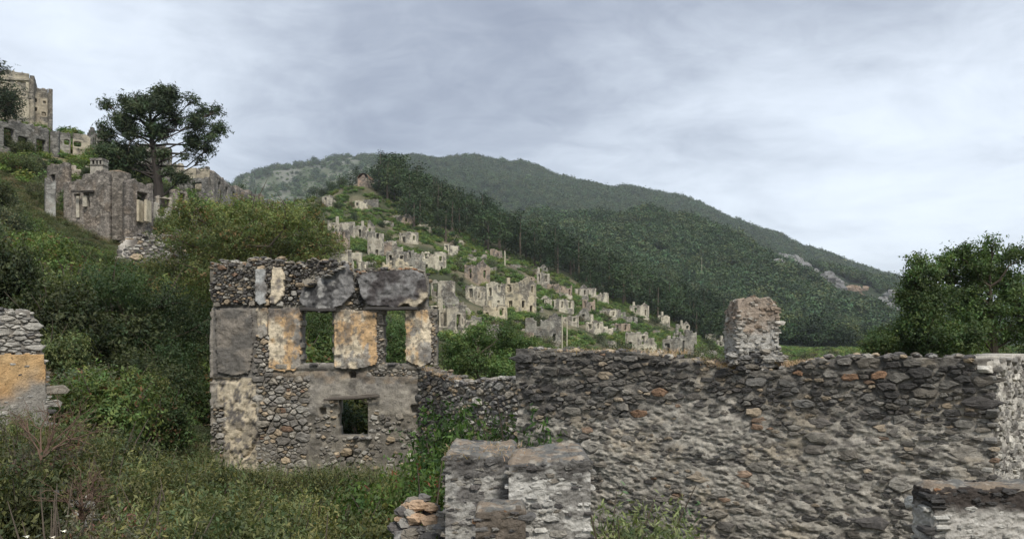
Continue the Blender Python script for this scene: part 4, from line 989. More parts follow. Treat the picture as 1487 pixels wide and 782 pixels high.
# trees on the right behind the wall
tree('broadleaf_tree', 'tall dark green tree over the right end of the rubble wall', 1440, 36,
    [(1385, 380, 20), (1398, 366, 15), (1425, 372, 24), (1432, 357, 12), (1455, 374, 24), (1480, 372, 20), (1400, 402, 26), (1440, 405, 30), (1478, 408, 30), (1395, 437, 28), (1430, 452, 30), (1470, 450, 34), (1400, 476, 34), (1445, 490, 38), (1485, 490, 30), (1510, 420, 40), (1515, 470, 40), (1370, 395, 10), (1415, 392, 22), (1460, 430, 28), (1412, 425, 18)], 56000, .125, 211, (.058, .098, .032), .26, var=.45, fill=.75, satellites=2)
tree('broadleaf_tree', 'smaller green tree with thin airy top left of the tall right tree', 1345, 34,
    [(1330, 385, 12), (1341, 378, 11), (1325, 400, 13), (1345, 396, 13), (1316, 402, 7), (1335, 420, 20), (1320, 440, 20), (1350, 440, 24), (1325, 465, 26), (1360, 470, 30), (1335, 492, 32), (1372, 498, 30), (1308, 432, 9), (1365, 425, 14), (1312, 480, 16), (1352, 410, 10)], 32000, .115, 212, (.062, .104, .034), .18, var=.45, fill=.75, satellites=2)
tree('broadleaf_tree', 'low light green bushy tree at the left foot of the right trees', 1290, 34,
    [(1275, 494, 16), (1292, 488, 18), (1310, 498, 18), (1268, 505, 14), (1330, 508, 18), (1300, 508, 20), (1262, 500, 9)], 14000, .09, 213, (.085, .13, .042), .12)

# ------------------------------------------------------------------ pines of the hill, village shrubs, far forest
def pine_proto(name, label, group, seed, n, size, base, tall=1.0):
    rs_ = np.random.RandomState(seed); K = []
    for i in range(13):
        t = (i+.5)/13; a = rs_.rand()*6.28; r = .34*math.sin(math.pi*min(1, .22+t*.74))**.8*(.5+rs_.rand()*.7)
        K.append((r*math.cos(a), r*math.sin(a), (.24+.66*t)*tall, .21*(1.1-t*.6), .21*(1.1-t*.6), .13))
    root = empty(name, (0, 0, 0), label, 'tree', group)
    V, Fc, C = leaves(K, n, size, seed, base, aspect=.4, spray=8, spread=1.4, var=.4, frond=1.6); mk('crown', V, Fc, M_needle, root, C)
    V, Fc, C = tube([(0, 0, -.05), (.01, 0, .4*tall), (0, .01, .9*tall)], [.03, .02, .006], 5); mk('trunk', V, Fc, M_bark, root, C)
    return root
PL = 'dark pine tree in the wood on the spur behind the chapel hill'
pines = [pine_proto('pine_tree', PL, 'pines of the spur', 300+i, 1500, .055, [(.018, .034, .013), (.024, .043, .016), (.030, .050, .020)][i % 3], 1+.1*i) for i in range(4)]
cnt = 0; pl2 = []
for _ in range(9000):
    if cnt >= 285: break
    Y = rs.uniform(232, 390); px = rs.uniform(440, 1060)
    lo = np.interp(px, [440, 470, 500, 540, 555, 600, 650, 700, 760, 820, 900, 980, 1040, 1070], [292, 276, 290, 276, 250, 236, 236, 244, 250, 252, 252, 248, 240, 236])
    if Y < lo: continue
    if px < 548 and (Y < 272 or rs.rand() < .3): continue
    x = (px-CX)/F*Y
    if any((x-a)**2+(Y-b)**2 < 17 for a, b in pl2): continue
    pl2.append((x, Y)); s = rs.uniform(8, 13.5)
    if px < 545: s *= .6
    wdt = s*rs.uniform(1.1, 1.5)
    put(pines[rs.randint(4)], (x, Y, gz(px, Y)-.3), rs.rand()*6.28, (wdt, wdt, s)); cnt += 1
print('pines', cnt)
cm = shrub_proto('cluster_pine', 'dark pointed pine beside the hilltop chapel', 'tree', 2200, .09, 331, (.02, .034, .016), nc=9, stems=4, spray=8)
for px, Y, top, wd, lab in ((481, 262, 256, 15, 'dark rounded pine left of the hilltop chapel, tallest of the pair'), (497, 264, 249, 16, 'leaning dark pine between the round pine and the hilltop chapel'),
                            (471, 258, 268, 14, 'low dark pine at the left end of the chapel ridge'), (551, 262, 262, 12, 'low dark bush right beside the hilltop chapel'), (510, 262, 262, 8, 'small dark bush next to the chapel left side')):
    put_px(cm, px, Y, top, wd, lab)
put_px(cm, 483, 2090, 236, 5, 'tiny lone tree on the far bare ridge line')
put_px(cm, 342, 112, 256, 17, 'round dark green tree at the right end of the hilltop walls')
vs = [shrub_proto('village_shrub', 'green shrub among the ruined village houses', 'shrub', 1300, .13, 341+i, c, 'shrubs among the village ruins', nc=8, stems=0, spray=6) for i, c in enumerate([(.028, .040, .021), (.040, .053, .027), (.055, .064, .036), (.055, .056, .034)])]
cnt = 0
HOUSES = [  # px0, corner, px1, top, base, Y, storeys, tint, label
 (475, 500, 512, 318, 347, 186, 1, 0, 'grey ruin with three chimney nubs, highest of the village on the chapel slope'),
 (477, 488, 495, 330, 364, 166, 1, 1, 'narrow reddish ruined wall block behind the broad tree top'),
 (515, 530, 537, 326, 352, 178, 1, 0, 'small pale ruin left of the square tower house'),
 (533, 540, 549, 334, 372, 166, 2, 0, 'square tower house with a rounded top corner on the chapel slope'),
 (548, 553, 558, 349, 373, 164, 1, 1, 'thin ruined wall clinging to the tower house'),
 (476, 505, 517, 360, 408, 124, 1, 2, 'bright pale broken house block just above the ruined house parapet'),
 (560, 575, 592, 363, 397, 166, 1, 0, 'pale ruin with dark roof line, leftmost of the long terrace row'),
 (590, 600, 611, 362, 402, 161, 2, 3, 'grey ruin with small square holes in the middle of the terrace row'),
 (611, 632, 645, 364, 394, 171, 2, 2, 'creamy two storey ruin at the right end of the terrace row'),
 (644, 652, 664, 353, 369, 222, 1, 2, 'small lone pale ruin high under the pine wood'),
 (674, 693, 712, 383, 413, 200, 1, 1, 'brown ruin standing alone above the large two storey house'),
 (625, 640, 655, 405, 442, 140, 1, 0, 'pale ruin with narrow upright windows beside the ruined house cornice'),
 (675, 690, 707, 412, 441, 163, 1, 2, 'cream ruin with a wide broken gap left of the large house'),
 (705, 716, 727, 408, 451, 159, 2, 2, 'tall pale ruin joined to the left side of the large house'),
 (726, 753, 779, 409, 453, 160, 2, 4, 'large two storey cream house shell with corner toward the viewer'),
 (624, 650, 665, 441, 497, 105, 1, 5, 'pale ruin with two tall open windows right of the ruined house'),
 (664, 672, 681, 466, 498, 106, 1, 5, 'low broken extension with one dark opening by the two window ruin'),
 (774, 785, 796, 386, 394, 236, 1, 3, 'low grey wall remnant at the upper edge of the village by the wood'),
 (779, 786, 795, 394, 416, 216, 1, 0, 'narrow ruin with twin arched windows under the pine wood'),
 (792, 812, 831, 411, 427, 206, 1, 1, 'pinkish ruin right of the twin arch ruin'),
 (837, 850, 866, 417, 430, 206, 1, 0, 'grey low ruin at the edge of the dark wood'),
 (790, 812, 834, 433, 452, 176, 1, 2, 'long cream ruin with a row of windows right of the large house'),
 (762, 798, 816, 460, 502, 126, 2, 3, 'big grey stone ruin standing just above the rubble wall'),
 (815, 825, 836, 457, 471, 150, 1, 0, 'small pale ruin behind the big grey ruin'),
 (850, 861, 873, 464, 484, 150, 1, 2, 'pale framed ruin with a wide doorway in the lower village'),
 (870, 885, 900, 448, 463, 171, 1, 2, 'cream wall block in the middle of the lower village'),
 (866, 876, 887, 471, 486, 146, 1, 2, 'white patched ruin in front of the cream wall block'),
 (845, 852, 859, 434, 452, 181, 1, 1, 'thin standing pier right of the long cream ruin'),
 (914, 930, 943, 442, 458, 201, 1, 2, 'white ruin with a tall chimney at the wood edge'),
 (955, 963, 973, 457, 472, 206, 1, 2, 'small square cream ruin at the wood edge, beyond the chimney ruin'),
 (895, 910, 926, 458, 470, 186, 1, 3, 'low grey ruin below the white chimney ruin'),
 (892, 902, 912, 468, 484, 168, 1, 1, 'brownish ruin with a dark doorway below the low grey ruin'),
 (976, 996, 1012, 478, 502, 181, 1, 3, 'grey chimneyed ruin cluster at the low end of the village'),
 (968, 979, 991, 497, 516, 150, 1, 0, 'pale ruin with two piers just above the wall, below the chimney cluster'),
 (925, 936, 946, 499, 517, 130, 1, 2, 'rounded cream wall stub just above the rubble wall'),
 (1024, 1030, 1036, 484, 494, 201, 1, 2, 'tiny pale gable end at the far right of the village'),
 (1040, 1052, 1064, 492, 507, 211, 1, 0, 'last low ruin beside the chimney stack'),
 (984, 992, 1001, 470, 480, 206, 1, 0, 'small pale ruin above the chimney cluster'),
 (640, 646, 652, 432, 446, 150, 1, 3, 'grey wall scrap above the two window ruin'),
 (756, 764, 771, 400, 410, 206, 1, 1, 'low brown wall scrap behind the large house roofline'),
 (835, 842, 850, 452, 464, 168, 1, 3, 'low grey terrace ruin right of the long cream ruin'),
]
TINT = [np.array(c) for c in ((.40, .36, .29), (.32, .25, .19), (.50, .45, .35), (.28, .26, .22), (.48, .41, .29), (.44, .39, .30))]
def hit_house(px, Y, r):
    for h in HOUSES:
        if h[0]-r*F/Y*.8 < px < h[2]+r*F/Y*.8 and Y < h[5]+5 and Y > h[5]-r*3: 
            return True
        if h[0] < px < h[2] and h[5]-30 < Y < h[5]:
            return rs.rand() < .8
    return False
vp = []
for _ in range(12000):
    if cnt >= 290: break
    Y = math.exp(rs.uniform(math.log(75), math.log(262))); px = rs.uniform(400, 1500)
    edge = np.interp(px, [400, 500, 560, 700, 860, 1000, 1100], [262, 262, 258, 250, 250, 240, 230])
    if Y > edge: continue
    if px > 1070 and rs.rand() < .6: continue
    r = rs.uniform(.9, 2.4)*(1 if Y > 110 else .9); x = (px-CX)/F*Y
    if hit_house(px, Y, r) or any((x-a)**2+(Y-b)**2 < ((r+q)*.7)**2 for a, b, q in vp): continue
    if Y < 105 and 600 < px < 700: continue
    vp.append((x, Y, r)); put(vs[rs.randint(4)], (x, Y, gz(px, Y)-.3), rs.rand()*6.28, (r, r, r*rs.uniform(.7, 1.15))); cnt += 1
print('village shrubs', cnt)

def stuff_cloud(name, pts, size, proto_fn, mat):
    """thousands of small plants that read as one mass: geometry-node instances of four clumps on a point cloud mesh"""
    ng = bpy.data.node_groups.new(name, 'GeometryNodeTree')
    ng.interface.new_socket('Geometry', in_out='INPUT', socket_type='NodeSocketGeometry'); ng.interface.new_socket('Geometry', in_out='OUTPUT', socket_type='NodeSocketGeometry')
    gi = ng.nodes.new('NodeGroupInput'); go = ng.nodes.new('NodeGroupOutput')
    iop = ng.nodes.new('GeometryNodeInstanceOnPoints'); ci = ng.nodes.new('GeometryNodeCollectionInfo')
    cc = bpy.data.collections.new(name+'_plants')
    for i in range(4):
        V, Fc, C = proto_fn(i); o = bpy.data.objects.new(name+'_plant', mesh_data(name+'_plant', V, Fc, mat, C)); cc.objects.link(o)
    ci.inputs[0].default_value = cc; ci.inputs['Separate Children'].default_value = True; ci.inputs['Reset Children'].default_value = True
    iop.inputs['Pick Instance'].default_value = True
    def attr(nm, typ):
        n = ng.nodes.new('GeometryNodeInputNamedAttribute'); n.data_type = typ; n.inputs[0].default_value = nm; return n.outputs[0]
    L = ng.links; L.new(gi.outputs[0], iop.inputs['Points']); L.new(ci.outputs[0], iop.inputs['Instance'])
    L.new(attr('scl', 'FLOAT_VECTOR'), iop.inputs['Scale']); L.new(attr('rot', 'FLOAT_VECTOR'), iop.inputs['Rotation']); L.new(attr('idx', 'INT'), iop.inputs['Instance Index'])
    L.new(iop.outputs[0], go.inputs[0])
    m = bpy.data.meshes.new(name); m.vertices.add(len(pts)); m.vertices.foreach_set('co', np.asarray(pts, np.float32).ravel())
    rr = np.random.RandomState(5); n = len(pts)
    a = m.attributes.new('scl', 'FLOAT_VECTOR', 'POINT'); a.data.foreach_set('vector', np.asarray(size, np.float32).ravel())
    a = m.attributes.new('rot', 'FLOAT_VECTOR', 'POINT'); q = np.zeros((n, 3), np.float32); q[:, 2] = rr.rand(n)*6.28; a.data.foreach_set('vector', q.ravel())
    a = m.attributes.new('idx', 'INT', 'POINT'); a.data.foreach_set('value', rr.randint(0, 4, n).astype(np.int32))
    m.materials.append(mat)
    o = bpy.data.objects.new(name, m); COL.objects.link(o); md = o.modifiers.new('scatter', 'NODES'); md.node_group = ng; o['kind'] = 'stuff'
    return o
def far_pine(i, n=420, sz=.125):
    r_ = np.random.RandomState(900+i); K = [(0, 0, .5, .42, .42, .34), (.12*(i-1.5), .05, .72, .28, .28, .2+.05*i), (-.18, .1, .38, .4, .4, .25), (.15, -.2, .42, .38, .38, .25)]
    V, Fc, C = leaves(K, n, sz, 900+i, [(.018, .036, .014), (.024, .046, .017), (.032, .055, .020), (.044, .062, .024)][i], spray=3, aspect=.7, spread=.9, var=.45, frond=1.0)
    return V, Fc, C
# pale cliffs and the quarry scar on the right mountain, boundary rocks
CLIFF = []
def cliffs():
    r_ = np.random.RandomState(12)
    for lab, pts, Y, rad, colr in (('pale grey limestone cliff band on the wooded right mountain', [(1130+i*7.5, 375+abs(i-4)*1.0+i*3.2) for i in range(13)], 1010, (5, 10), (.22, .215, .205)),
                                ('small bare orange quarry scar right of the pale cliff', [(1230, 422), (1238, 424), (1246, 426), (1252, 427)], 985, (3, 5), (.30, .225, .16)),
                                ('grey broken rock outcrop low on the right mountain end', [(1285, 440), (1292, 452), (1280, 462), (1300, 436)], 900, (5, 9), (.22, .215, .20))):
        root = empty('rock_outcrop', P(pts[0][0], pts[0][1], Y), lab, 'rock'); ps = []
        for px, py in pts:
            for _ in range(2+(r_.rand() < .4) if len(pts) > 5 else 3):
                a, b = px+r_.uniform(-6, 6), py+r_.uniform(-8, 7); x = (a-CX)/F*Y
                # set on the slope where that line of sight meets the hill
                Ys = np.linspace(620, 2000, 280); g = ground((a-CX)/F*Ys, Ys)-(HY-b)/F*Ys; k_ = np.nonzero(g > 0)[0]; Yh = Ys[k_[0]] if len(k_) else Y; CLIFF.append((x/Y*Yh, Yh, 26 if len(pts) > 5 else 16))
                ps.append(rock(r_, P(a, b, Yh)+np.array([0, -1, 1.5]), r_.uniform(*rad), np.array(colr)*r_.uniform(.75, 1.15), (1.2, .8, .9)))
        [mk('boulder', V, Fc, M_cliff, root, C) for V, Fc, C in ps]
cliffs()

def forest():
    r_ = np.random.RandomState(3); N0 = 190000
    Y = np.sqrt(r_.uniform(235**2, 2330**2, N0)); px = r_.uniform(330, 1420, N0); x = (px-CX)/F*Y
    keep = (r_.rand(N0) < np.where(Y > 1250, .26, .45))
    fx = fbm(x/55, Y/55, 0, 6)
    keep &= (Y > np.interp(px, [330, 560, 700, 1060, 1100, 1420], [900, 430, 400, 330, 300, 300]))
    left = 1-ss(px+(fx-.5)*300, 560, 690)
    keep &= r_.rand(N0) > left*.93*(Y > 560)
    keep &= ~((Y < 450) & (px > 1060) & (r_.rand(N0) < .5))
    # pale cliff and quarry clearings on the right slope
    for ax, ay, ar in CLIFF: keep &= ~((np.abs(x-ax) < ar*.8) & (Y > ay-ar*1.5) & (Y < ay+ar*.7))
    keep &= (px < 1330) | (r_.rand(N0) < .5)
    x, Y = x[keep], Y[keep]; z = ground(x, Y); n = len(x)
    s = r_.uniform(6, 13, n)*(1+(fbm(x/30, Y/30, 0, 8)-.5)*.9); s = s*(1+.45*ss(Y, 1100, 1900)); wd = s*r_.uniform(.9, 1.4, n)
    print('forest', n)
    nr_ = Y < 520
    stuff_cloud('near_pine_forest', np.c_[x, Y, z-.5][nr_], np.c_[wd, wd, s][nr_], lambda i: far_pine(i, 1900, .058), M_needle)
    x, Y, z, wd, s = x[~nr_], Y[~nr_], z[~nr_], wd[~nr_], s[~nr_]
    stuff_cloud('pine_forest', np.c_[x, Y, z-.5], np.c_[wd, wd, s], far_pine, M_needle)
    # scrub on the bare left ridge and on the village slopes
    N1 = 9000; Y = np.sqrt(r_.uniform(500**2, 2300**2, N1)); px = r_.uniform(200, 700, N1); x = (px-CX)/F*Y; k2 = fbm(x/40, Y/40, 0, 66) > .47; x, Y = x[k2], Y[k2]
    s = r_.uniform(1.6, 5.5, len(x)); stuff_cloud('ridge_scrub', np.c_[x, Y, ground(x, Y)-.3], np.c_[s*1.5, s*1.5, s], lambda i: tuple(v*np.array([1, 1, 1]) if j == 0 else (v*2.0 if j == 2 else v) for j, v in enumerate(far_pine(i))), M_needle)
    N2 = 20000; Y = np.sqrt(r_.uniform(70**2, 268**2, N2)); px = r_.uniform(-80, 1500, N2); x = (px-CX)/F*Y
    k2 = fbm(x/9, Y/9, 0, 67) > .42; x, Y = x[k2], Y[k2]; s = r_.uniform(.35, 1.35, len(x))
    stuff_cloud('hillside_undergrowth', np.c_[x, Y, ground(x, Y)-.1], np.c_[s*1.8, s*1.8, s], lambda i: tuple(v if j != 2 else v*np.array([2.6, 2.3, 1.9]) for j, v in enumerate(far_pine(i))), M_leaf)
    N3 = 6500; Y = np.sqrt(r_.uniform(14**2, 70**2, N3)); px = r_.uniform(-80, 1500, N3); x = (px-CX)/F*Y; k2 = ~((px > 295) & (px < 650) & (Y > 17) & (Y < 23)) & ~((px < 75) & (Y < 15)); x, Y = x[k2], Y[k2]; s = r_.uniform(.25, .6, len(x))
    def lowp(i):
        V, Fc, C = leaves([(0, 0, .3, .5, .5, .35)], 700, .085, 950+i, [(.05, .065, .028), (.07, .078, .036), (.10, .085, .05), (.045, .058, .024)][i], spray=6); return V, Fc, C
    stuff_cloud('low_undergrowth', np.c_[x, Y, ground(x, Y)-.05], np.c_[s*1.8, s*1.8, s*1.2], lowp, M_leaf)
forest()

# ------------------------------------------------------------------ village houses
def facade(name, a, b, zb, zt, ctr, parent, tint, seed, storeys, res, brk=.25, win=True, thick=.5, peak=0, wins=None, holes_only=False, mat=None):
    a, b = np.array([a[0], a[1], 0.]), np.array([b[0], b[1], 0.]); L = np.linalg.norm(b-a); U = (b-a)/L; N = np.array([U[1], -U[0], 0.])
    if np.dot((a+b)/2-ctr, N) < 0: N = -N
    H = zt-zb; below = 1.6; O = a+Z3*(zb-below); r_ = np.random.RandomState(seed)
    W = []
    if wins is not None: W = [(x*L, below+y*H, w_, h_) for x, y, w_, h_ in wins]
    elif win:
        nw = max(1, int(L/2.3)); sh = H/storeys
        for s in range(storeys):
            for i in range(nw):
                if r_.rand() < .8: W.append(((i+.5+r_.uniform(-.16, .16))/nw*L, below+sh*s+sh*(.34 if r_.rand() < .8 else .05), min(.85, L/nw*.45)*r_.uniform(.6, 1.25), sh*r_.uniform(.34, .5)))
    nsx = r_.rand()*50
    def mask(u, v):
        top = below+H*(1-brk*ss(vn(u*.42+nsx, 1.1, 0, seed), .5, .62))-.25*vn(u*4, 2, 0, seed)
        if peak: top = top+peak*(1-np.abs(u/L-.5)*2)
        m = v < top
        for (cx_, cy_, w_, h_) in W: m = m & ~boxp(u, v, cx_-w_/2, cx_+w_/2, cy_, cy_+h_)
        return m
    def ring(u, v, e):
        r0 = np.zeros(np.shape(u))
        for (cx_, cy_, w_, h_) in W: r0 = np.maximum(r0, boxp(u, v, cx_-w_/2-e, cx_+w_/2+e, cy_-e, cy_+h_+e))
        return r0
    dp = lambda u, v: (fbm(u*1.3, v*1.3, 0, seed)-.5)*.14+ring(u, v, .22)*.05
    def cf(u, v, D):
        c = lerp(np.array(tint), np.array([.15, .14, .125]), ss(fbm(u*.55, v*.6, nsx, seed+1), .48, .60)*.75)
        c = lerp(c, np.array([.20, .165, .13]), ss(fbm(u*1.1, v*1.1, nsx, seed+2), .52, .66)*.5)
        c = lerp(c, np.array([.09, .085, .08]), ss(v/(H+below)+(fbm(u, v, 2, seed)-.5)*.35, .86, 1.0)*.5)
        return lerp(c, np.array(tint)*1.12, ring(u, v, .22)*.6)
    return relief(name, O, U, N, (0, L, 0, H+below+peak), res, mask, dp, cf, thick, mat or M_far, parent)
NEWY = []
def extra_ruins():
    r_ = np.random.RandomState(88); k_ = 0
    for _ in range(2000):
        if k_ >= 14: break
        Y = r_.uniform(110, 248); px = r_.uniform(470, 1045); w_ = r_.uniform(3.5, 8)*F/Y
        if Y > np.interp(px, [470, 560, 700, 860, 1000, 1050], [240, 245, 240, 236, 225, 215]): continue
        if any(h[0]-w_*.5 < px < h[2]+w_*.5 and abs(Y-h[5]) < 16 for h in HOUSES): continue
        if 600 < px < 720 and Y < 130: continue
        pb = HY-F*gz(px, Y)/Y; hh = r_.uniform(2.2, 4.2)*F/Y
        HOUSES.append((px-w_*r_.uniform(.3, .6), px, px+w_*r_.uniform(.3, .6), pb-hh, pb, Y, 1, r_.randint(5), 'low roofless shell of a ruined house among the village shrubs')); k_ += 1
extra_ruins()
def house(h, seed):
    px0, pc, px1, pt, pb, Y, st, ti, lab = h
    Ys = np.linspace(80, 275, 400); g = ground((pc-CX)/F*Ys, Ys)-(HY-pb)/F*Ys; cr = np.nonzero(np.diff(np.sign(g)))[0]
    if len(cr):
        Yn = Ys[cr[np.argmin(np.abs(Ys[cr]-Y))]]
        Y = float(np.clip(Yn, Y*.8, Y*1.2))
    NEWY.append((px0, px1, Y, pb, pt))
    dl, dr_ = (pc-px0)/F*Y, (px1-pc)/F*Y
    p0 = np.array([(px0-CX)/F*(Y+dl*.45), Y+dl*.45]); p1 = np.array([(pc-CX)/F*Y, Y]); p2 = np.array([(px1-CX)/F*(Y+dr_*.9), Y+dr_*.9]); p3 = p0+p2-p1
    if np.linalg.norm(p2-p1) < 3: p2 = p1+(p2-p1)/np.linalg.norm(p2-p1)*3.2; p3 = p0+p2-p1
    zb, zt = (HY-pb)/F*Y, (HY-pt)/F*Y
    root = empty('ruined_house', (p1[0], p1[1], zb), lab, 'house', 'ruined houses of the abandoned village')
    c = np.array([*(p0+p2)/2, 0]); tint = TINT[ti]; res = .14 if Y < 130 else .19; r_ = np.random.RandomState(seed)
    wins = None
    bk = (.08, .14, .22, .4)[r_.randint(4)]; bk = min(bk, .12) if 'large two' in lab else bk
    facade('wall', p0, p1, zb, zt, c, root, tint, seed*7+1, st, res, bk, wins=[(.35, .42, 1.0, 2.6), (.78, .42, 1.0, 2.6)] if ti == 5 and dl > 2 else None)
    facade('wall', p1, p2, zb, zt, c, root, tint*.97, seed*7+2, st, res, (.08, .16, .35)[r_.randint(3)] if 'large two' not in lab else .1, peak=1.3 if r_.rand() < .2 else 0)
    m1, m2 = (p0+p1)/2, (p3+p2)/2
    if r_.rand() < .6: facade('inner_wall', m1+(m2-m1)*.08, m2, zb, zt-.5, c, root, tint*.9, seed*7+5, st, .3, .6, win=False)
    facade('wall', p3, p0, zb, zt-.3, c, root, tint, seed*7+3, st, .4, .35)
    facade('wall', p2, p3, zb, zt-.2, c, root, tint, seed*7+4, st, .4, .35)
    if r_.rand() < .2 or 'chimney' in lab:
        q = p0+(p1-p0)*r_.uniform(.3, .9); z1 = zt-.3; hh = r_.uniform(.9, 1.8)
        pts = [(q[0], q[1]+.5, z1-.8), (q[0], q[1]+.5, z1+hh), (q[0], q[1]+.5, z1+hh+.01)]
        V, Fc, C = tube(pts, [.42, .38, .05], 6, TINT[ti]*.9); o = mk('chimney', V, Fc, M_far, root, C)
    return root
for i, h in enumerate(HOUSES): house(h, 500+i*3)

def frag(label, cat, name, segs, group=None, mat=None, res=.2):
    """free-standing walls: segs = (px0, Y0, px1, Y1, top0, base, tint, wins, storeys, brk, peak)"""
    s0 = segs[0]; root = empty(name, P(s0[0], s0[5], s0[1]), label, cat, group)
    for i, (a0, Y0, a1, Y1, pt, pb, tint, wins, brk, peak) in enumerate(segs):
        pa, pb2 = P(a0, pb, Y0), P(a1, pb, Y1); Ym = (Y0+Y1)/2 if abs(a1-a0) > 15 else Y0
        facade('wall', pa[:2], pb2[:2], (HY-pb)/F*Ym, (HY-pt)/F*Ym, np.array([(a0+a1)/2/F*0+(pa[0]+pb2[0])/2, Ym+50, 0]), root, tint, int(a0*3+i+900) % 9000, 1, res, brk, wins=wins, peak=peak, thick=.55, mat=mat)
    return root
ST, PLs, CR = (.17, .16, .145), (.30, .28, .24), (.40, .35, .265)
# chimney house on the left slope
hill = frag('grey roofless stone house on the slope with pale framed doorway, under the lone pine', 'house', 'ruined_house', [
    (92, 63, 154, 61, 249, 345, (.24, .225, .205), [(.33, .28, .75, 2.0), (.55, .46, .7, 1.1)], .10, 0),
    (186, 60.5, 223, 63, 262, 345, (.16, .148, .135), [(.55, .34, 1.0, 2.0)], .08, .3)], res=.09, mat=M_mid)
frag('long broken grey wall stepping down behind the chimney house', 'wall', 'ruined_wall', [(60, 70, 95, 68, 236, 300, ST, [(.5, .4, .8, 1.2)], .4, 0), (150, 69, 232, 70, 262, 320, (.22, .205, .18), [(.6, .4, .8, 1.2), (.85, .4, .8, 1.2)], .3, 0)], res=.12, mat=M_mid)
frag('broken pale wall pieces on the slope right of the chimney house', 'wall', 'ruined_wall', [(228, 68, 250, 69, 283, 330, PLs, [(.5, .4, .9, 1.3)], .35, 0), (252, 72, 292, 75, 276, 320, ST, [(.3, .4, .8, 1.2), (.7, .4, .8, 1.2)], .4, 0)], res=.12, mat=M_mid)
frag('row of low grey walls above the chimney house under the arcade wall', 'wall', 'ruined_wall', [(84, 84, 130, 85, 222, 262, PLs, [(.2, .4, .8, 1.2), (.7, .4, .8, 1.2)], .4, 0), (0, 80, 40, 82, 216, 262, (.2, .19, .17), [(.5, .4, .8, 1.2)], .4, 0)], res=.14, mat=M_mid)
def hill_extra():
    # rounded end between the two fronts
    ps = []; Y = 62.5; cx_ = (170-CX)/F*Y; zb, zt = (HY-350)/F*Y, (HY-252)/F*Y; V = []; C = []; rr = (186-153)/2/F*Y+.12; r_ = np.random.RandomState(4)
    nz_, na = 34, 40
    for i in range(nz_+1):
        for j in range(na):
            an = 2*math.pi*j/na; nn = float(fbm(j*.9, i*.8, 0, 3, 2)); r1 = rr*(1+(nn-.5)*.10); V.append((cx_+r1*math.cos(an), Y+r1*math.sin(an), zb+(zt-zb)*i/nz_)); C.append(np.array([.15, .14, .125])*(.75+.5*nn))
    Fc = [(i*na+j, i*na+(j+1) % na, (i+1)*na+(j+1) % na, (i+1)*na+j) for i in range(nz_) for j in range(na)]
    n = len(V); V.append((cx_+.1, Y, zt+.3)); C.append((.28, .2, .13))
    Fc += [(nz_*na+j, nz_*na+(j+1) % na, n, n) for j in range(0)]
    T = np.array([(nz_*na+j, nz_*na+(j+1) % na, n) for j in range(na)])
    mk('apse', V, np.array(Fc), M_mid, hill, np.array(C), True)
    V2 = [V[nz_*na+j] for j in range(na)]+[V[n]]; C2 = [(.22, .17, .12)]*(na+1)
    mk('apse_cap', V2, np.array([(j, (j+1) % na, na) for j in range(na)]), M_mid, hill, np.array(C2), True)
    # chimney with pot windows
    def bx(name, x0_, x1_, y0_, y1_, z0_, z1_, col):
        V = np.array([(a, b, c) for a in (x0_, x1_) for b in (y0_, y1_) for c in (z0_, z1_)]); Fq = np.array([(0, 1, 3, 2), (4, 6, 7, 5), (0, 4, 5, 1), (2, 3, 7, 6), (0, 2, 6, 4), (1, 5, 7, 3)])
        return mk(name, V, Fq, M_far, hill, np.tile(col, (8, 1)))
    Yc = 63.2; k_ = Yc/F; X = lambda px: (px-CX)*k_; Zp = lambda py: (HY-py)*k_
    bx('chimney', X(131), X(149), Yc, Yc+.9, Zp(262), Zp(240), (.34, .31, .26))
    bx('chimney_cornice', X(130), X(150), Yc-.06, Yc+.96, Zp(240), Zp(238.6), (.20, .185, .16))
    for a, b in ((131, 133.5), (137, 139), (142, 144), (147, 149)): bx('chimney_pier', X(a), X(b), Yc+.02, Yc+.88, Zp(238.6), Zp(232.5), (.30, .28, .24))
    bx('chimney_cap', X(130.5), X(149.5), Yc-.03, Yc+.93, Zp(232.5), Zp(229.5), (.22, .20, .175))
    # door frame posts, window surround and timber lintels
    Yf = 61.9
    for a, b, t, e, Yq in ((111.5, 116, 285, 316, 62.15), (121, 127, 284, 300, 61.75)): bx('door_jamb', (a-CX)/F*Yq, (b-CX)/F*Yq, Yq-.12, Yq+.2, (HY-e)/F*Yq, (HY-t)/F*Yq, (.42, .38, .31))
    bx('lintel', (109-CX)/F*62, (136-CX)/F*61.4, 61.35, 61.6, (HY-281)/F*62, (HY-278.5)/F*62, (.05, .045, .04))
    for a, b in ((202, 205), (213, 216.5)): bx('window_frame', (a-CX)/F*61.5, (b-CX)/F*61.5, 61.1, 61.9, (HY-322)/F*61.5, (HY-291)/F*61.5, (.44, .38, .28))
    bx('window_board', (204.5-CX)/F*62, (213.5-CX)/F*62, 62.2, 62.3, (HY-322)/F*61.5, (HY-294)/F*61.5, (.33, .28, .21))
hill_extra()
frag('low wall with pale plaster panel right of the hillside house below the lone pine', 'wall', 'plastered_wall', [(222, 65, 262, 66, 292, 330, PLs, [(.3, .4, .5, .9), (.8, .4, .6, .8)], .15, 0)], res=.14)
frag('white plaster wall scrap left of the hillside house', 'wall', 'plastered_wall', [(66, 60, 82, 60.5, 258, 312, (.36, .35, .32), [], .3, 0)], res=.14)
